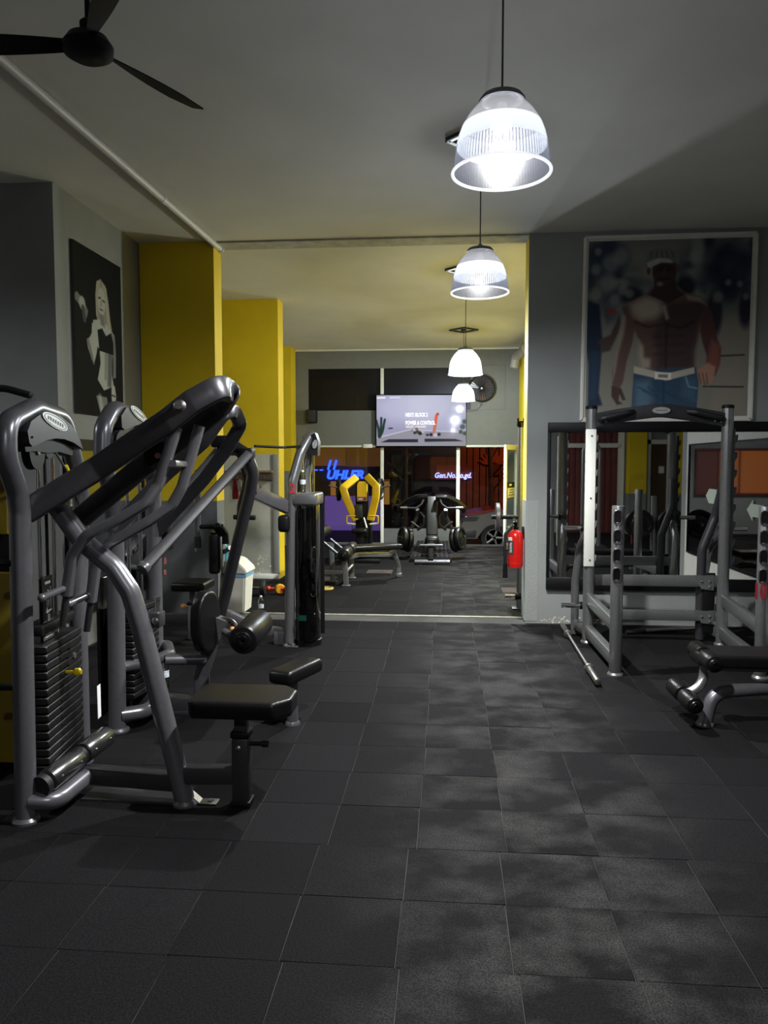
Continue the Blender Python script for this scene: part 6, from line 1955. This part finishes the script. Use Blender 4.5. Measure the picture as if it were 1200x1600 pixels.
# round emblem with leaf rays, street furniture
em = thing('wall_emblem', 'orange leaf-shaped emblem on the facade behind the parked car', 'sign', Q(772, 720, YF - .12))
ec = Q(771, 728, YF - .12)
for k in range(9):
    a = math.radians(20 + 140 * k / 8)
    d = Vector((math.cos(a), 0, math.sin(a))); n_ = Vector((-d.z, 0, d.x))
    obj('ray', MB().prism([ec + d * .08, ec + d * .28 + n_ * .05, ec + d * .46, ec + d * .28 - n_ * .05], (0, .03, 0)), mat('orange enamel', L(190, 88, 40), .5), em)
obj('disc', MB().lathe([(.16, 0), (.16, .05)], ec + Vector((.08, 0, -.12)), (0, 1, 0), 24), mat('dark enamel', L(110, 52, 30), .5), em)
def street_tree(p, h, label, seed):
    r = random.Random(seed)
    t = thing('street_tree', label, 'tree', p)
    p = Vector(p)
    obj('trunk', MB().tube([p, p + Vector((.03, 0, h * .4)), p + Vector((-.05, .05, h))], .07, .2, 10), mat('bark', L(92, 76, 60), .9, noise=.3), t)
    for k in range(5):
        z = h * (.35 + .13 * k)
        s = r.choice((-1, 1))
        obj('branch', MB().tube([p + Vector((0, 0, z)), p + Vector((s * r.uniform(.15, .35), r.uniform(-.1, .1), z + .35)), p + Vector((s * r.uniform(.3, .7), r.uniform(-.2, .2), z + r.uniform(.6, 1.0)))], .022, .1, 8), mat('twig', L(60, 44, 36), .9), t)
    return t
g_ = Q(632, 850, 20.0)
street_tree((g_.x, 20.0, ZG), 4.2, 'slim street tree seen through the middle shop window', 4)
g_ = Q(765, 850, 20.6)
street_tree((g_.x, 20.6, ZG), 3.4, 'dark branching street tree seen through the open door', 9)

# parked car, facing left
YC0, YC1 = 17.2, 18.95
cxl = Q(716, 820, YC0).x
zc = ZG
car = thing('car', 'parked grey car with bonnet coloured as red-lit seen through the open door', 'car', (cxl + 2.1, (YC0 + YC1) / 2, zc))
prof = [(0.05, .30), (0.0, .52), (.04, .72), (.22, .84), (1.12, 1.00), (1.85, 1.52), (3.0, 1.56), (3.75, 1.10), (4.2, 1.02), (4.28, .55), (4.22, .30)]
wheel_x = (.82, 3.40)
def carpt(x, z, y=YC0):
    return Vector((cxl + x, y, zc + z))
low = []
for wx in reversed(wheel_x):
    low += [(wx + .40 * math.cos(math.radians(a)), .30 + .40 * math.sin(math.radians(a))) for a in range(0, 181, 20)]
body = MB()
poly = prof[:4] + [(1.12, 1.0)] + [(3.75, 1.08), (4.2, 1.02), (4.28, .55), (4.22, .30)] + low
body.prism([carpt(x, z) for x, z in poly], (0, YC1 - YC0, 0))
M_car = mat('silver grey car paint', L(120, 116, 112), .25, .4, coat=.6)
bmesh.ops.bevel(body.bm, geom=[e for e in body.bm.edges if abs(e.verts[0].co.y - e.verts[1].co.y) < .01 and e.verts[0].co.z > zc + .5], offset=.07, segments=3, affect='EDGES')
obj('body', body, M_car, car)
cab = MB()
gl0 = [carpt(1.05, .98, YC0 + .06), carpt(3.8, 1.06, YC0 + .06), carpt(3.8, 1.06, YC1 - .06), carpt(1.05, .98, YC1 - .06)]
gl1 = [carpt(1.80, 1.50, YC0 + .22), carpt(3.0, 1.54, YC0 + .22), carpt(3.0, 1.54, YC1 - .22), carpt(1.80, 1.50, YC1 - .22)]
vs0 = [cab.bm.verts.new(p) for p in gl0]; vs1 = [cab.bm.verts.new(p) for p in gl1]
cab.bm.faces.new(vs1)
for i in range(4):
    j = (i + 1) % 4
    cab.bm.faces.new((vs0[i], vs0[j], vs1[j], vs1[i]))
obj('cabin_glass', cab, mat('car glass', (.01, .012, .015, 1), .08), car)
obj('roof', MB().span(gl1[0] + Vector((-.02, -.02, 0)), gl1[2] + Vector((.02, .02, .05)), .02), M_car, car)
bo2 = MB()
bo2.prism([carpt(.10, .80, YC0 + .05), carpt(.22, .862, YC0 + .05), carpt(1.12, 1.03, YC0 + .05), carpt(1.12, .99, YC0 + .05)], (0, YC1 - YC0 - .10, 0))
obj('bonnet', bo2, mat('bonnet tinted as red-lit', L(150, 50, 44), .25, .3, coat=.6), car)  # red light on the grey bonnet, put into its colour
obj('headlight', MB().prism([carpt(.03, .70, YC0 - .012), carpt(.10, .79, YC0 - .012), carpt(.48, .80, YC0 - .012), carpt(.40, .70, YC0 - .012)], (0, .3, 0)), mat('headlight glass', (.05, .05, .055, 1), .1), car)
obj('bumper', MB().span(carpt(-.03, .30, YC0 - .01), carpt(.42, .52, YC1 + .01), .04), mat('dark car plastic', (.03, .03, .03, 1), .5), car)
for wx in wheel_x:
    for y, s in ((YC0 + .10, -1), (YC1 - .10, 1)):
        c_ = carpt(wx, .32, y)
        wh = obj('wheel', MB().lathe([(.20, -.10), (.30, -.11), (.32, -.08), (.32, .08), (.30, .11), (.205, .10), (.205, .05), (.02, .045)], c_, (0, s, 0), 32), M_rub, car)
        rim = MB().lathe([(.205, .07), (.205, .09), (.19, .09), (.19, .07)], c_, (0, s, 0), 28)
        for k in range(5):
            a = 2 * PI * k / 5
            d = Vector((math.cos(a), 0, math.sin(a)))
            rim.tube([c_ + Vector((0, s * .085, 0)), c_ + Vector((0, s * .085, 0)) + d * .2], rect=(.05, .02, .2), up=(0, s, 0), fillet=0)
        obj('alloy_rim', rim, M_iron, wh)
obj('door_handle', MB().span(carpt(2.2, .92, YC0 - .03), carpt(2.4, .95, YC0), .006), M_car, car)

# ------------------------------------------------------------------ behind the camera, seen only in the mirror
wx_, wy_ = 3.18, 3.72
wt = thing('plate_tree', 'grey plate tree, seen only in the wall mirror', 'rack', (wx_, wy_, 0))
obj('post', MB().span((wx_ - .04, wy_ - .04, .002), (wx_ + .04, wy_ + .04, 1.15), .01), M_steel2, wt)
obj('base', MB().span((wx_ - .35, wy_ - .05, .002), (wx_ + .35, wy_ + .05, .07), .01).span((wx_ - .05, wy_ - .30, .002), (wx_ + .05, wy_ + .30, .07), .01), M_steel2, wt)
obj('cross_arm', MB().span((wx_ - .30, wy_ - .03, .69), (wx_ + .30, wy_ + .03, .76), .008), M_steel2, wt)
for s_ in (-1, 1):
    obj('plate_peg', MB().cyl((wx_ + s_ * .245, wy_, .725), (wx_ + s_ * .245, wy_ + .22, .725), .022, 12), M_chrome, wt)
disc((wx_ - .245, wy_ + .10, .725), (0, 1, 0), .225, .06, 'black disc on the inner peg of the plate tree, seen only in the mirror')
disc((wx_ + .245, wy_ + .10, .725), (0, 1, 0), .225, .06, 'black disc on the outer peg of the plate tree, seen only in the mirror')
pw2 = thing('power_tower', 'tall grey frame with weight rods, seen only in the wall mirror', 'gym machine', (2.75, .9, 0))
for dx in (-.16, .16):
    obj('upright', MB().tube([(2.75 + dx, .9, .004), (2.75 + dx, .9, 1.9), (2.75 + dx * .4, .9, 2.05)], rect=(.06, .06, .3), up=(0, 1, 0), fillet=.08), M_steel2, pw2)
obj('head', MB().span((2.66, .87, 1.98), (2.84, .93, 2.06), .01), M_steel2, pw2)
for dx in (-.05, .05):
    obj('guide_rod', MB().cyl((2.75 + dx, .9, .05), (2.75 + dx, .9, 2.0), .012, 10), M_chrome, pw2)
obj('base', MB().span((2.5, .6, .002), (3.0, 1.2, .08), .01), M_steeld, pw2)
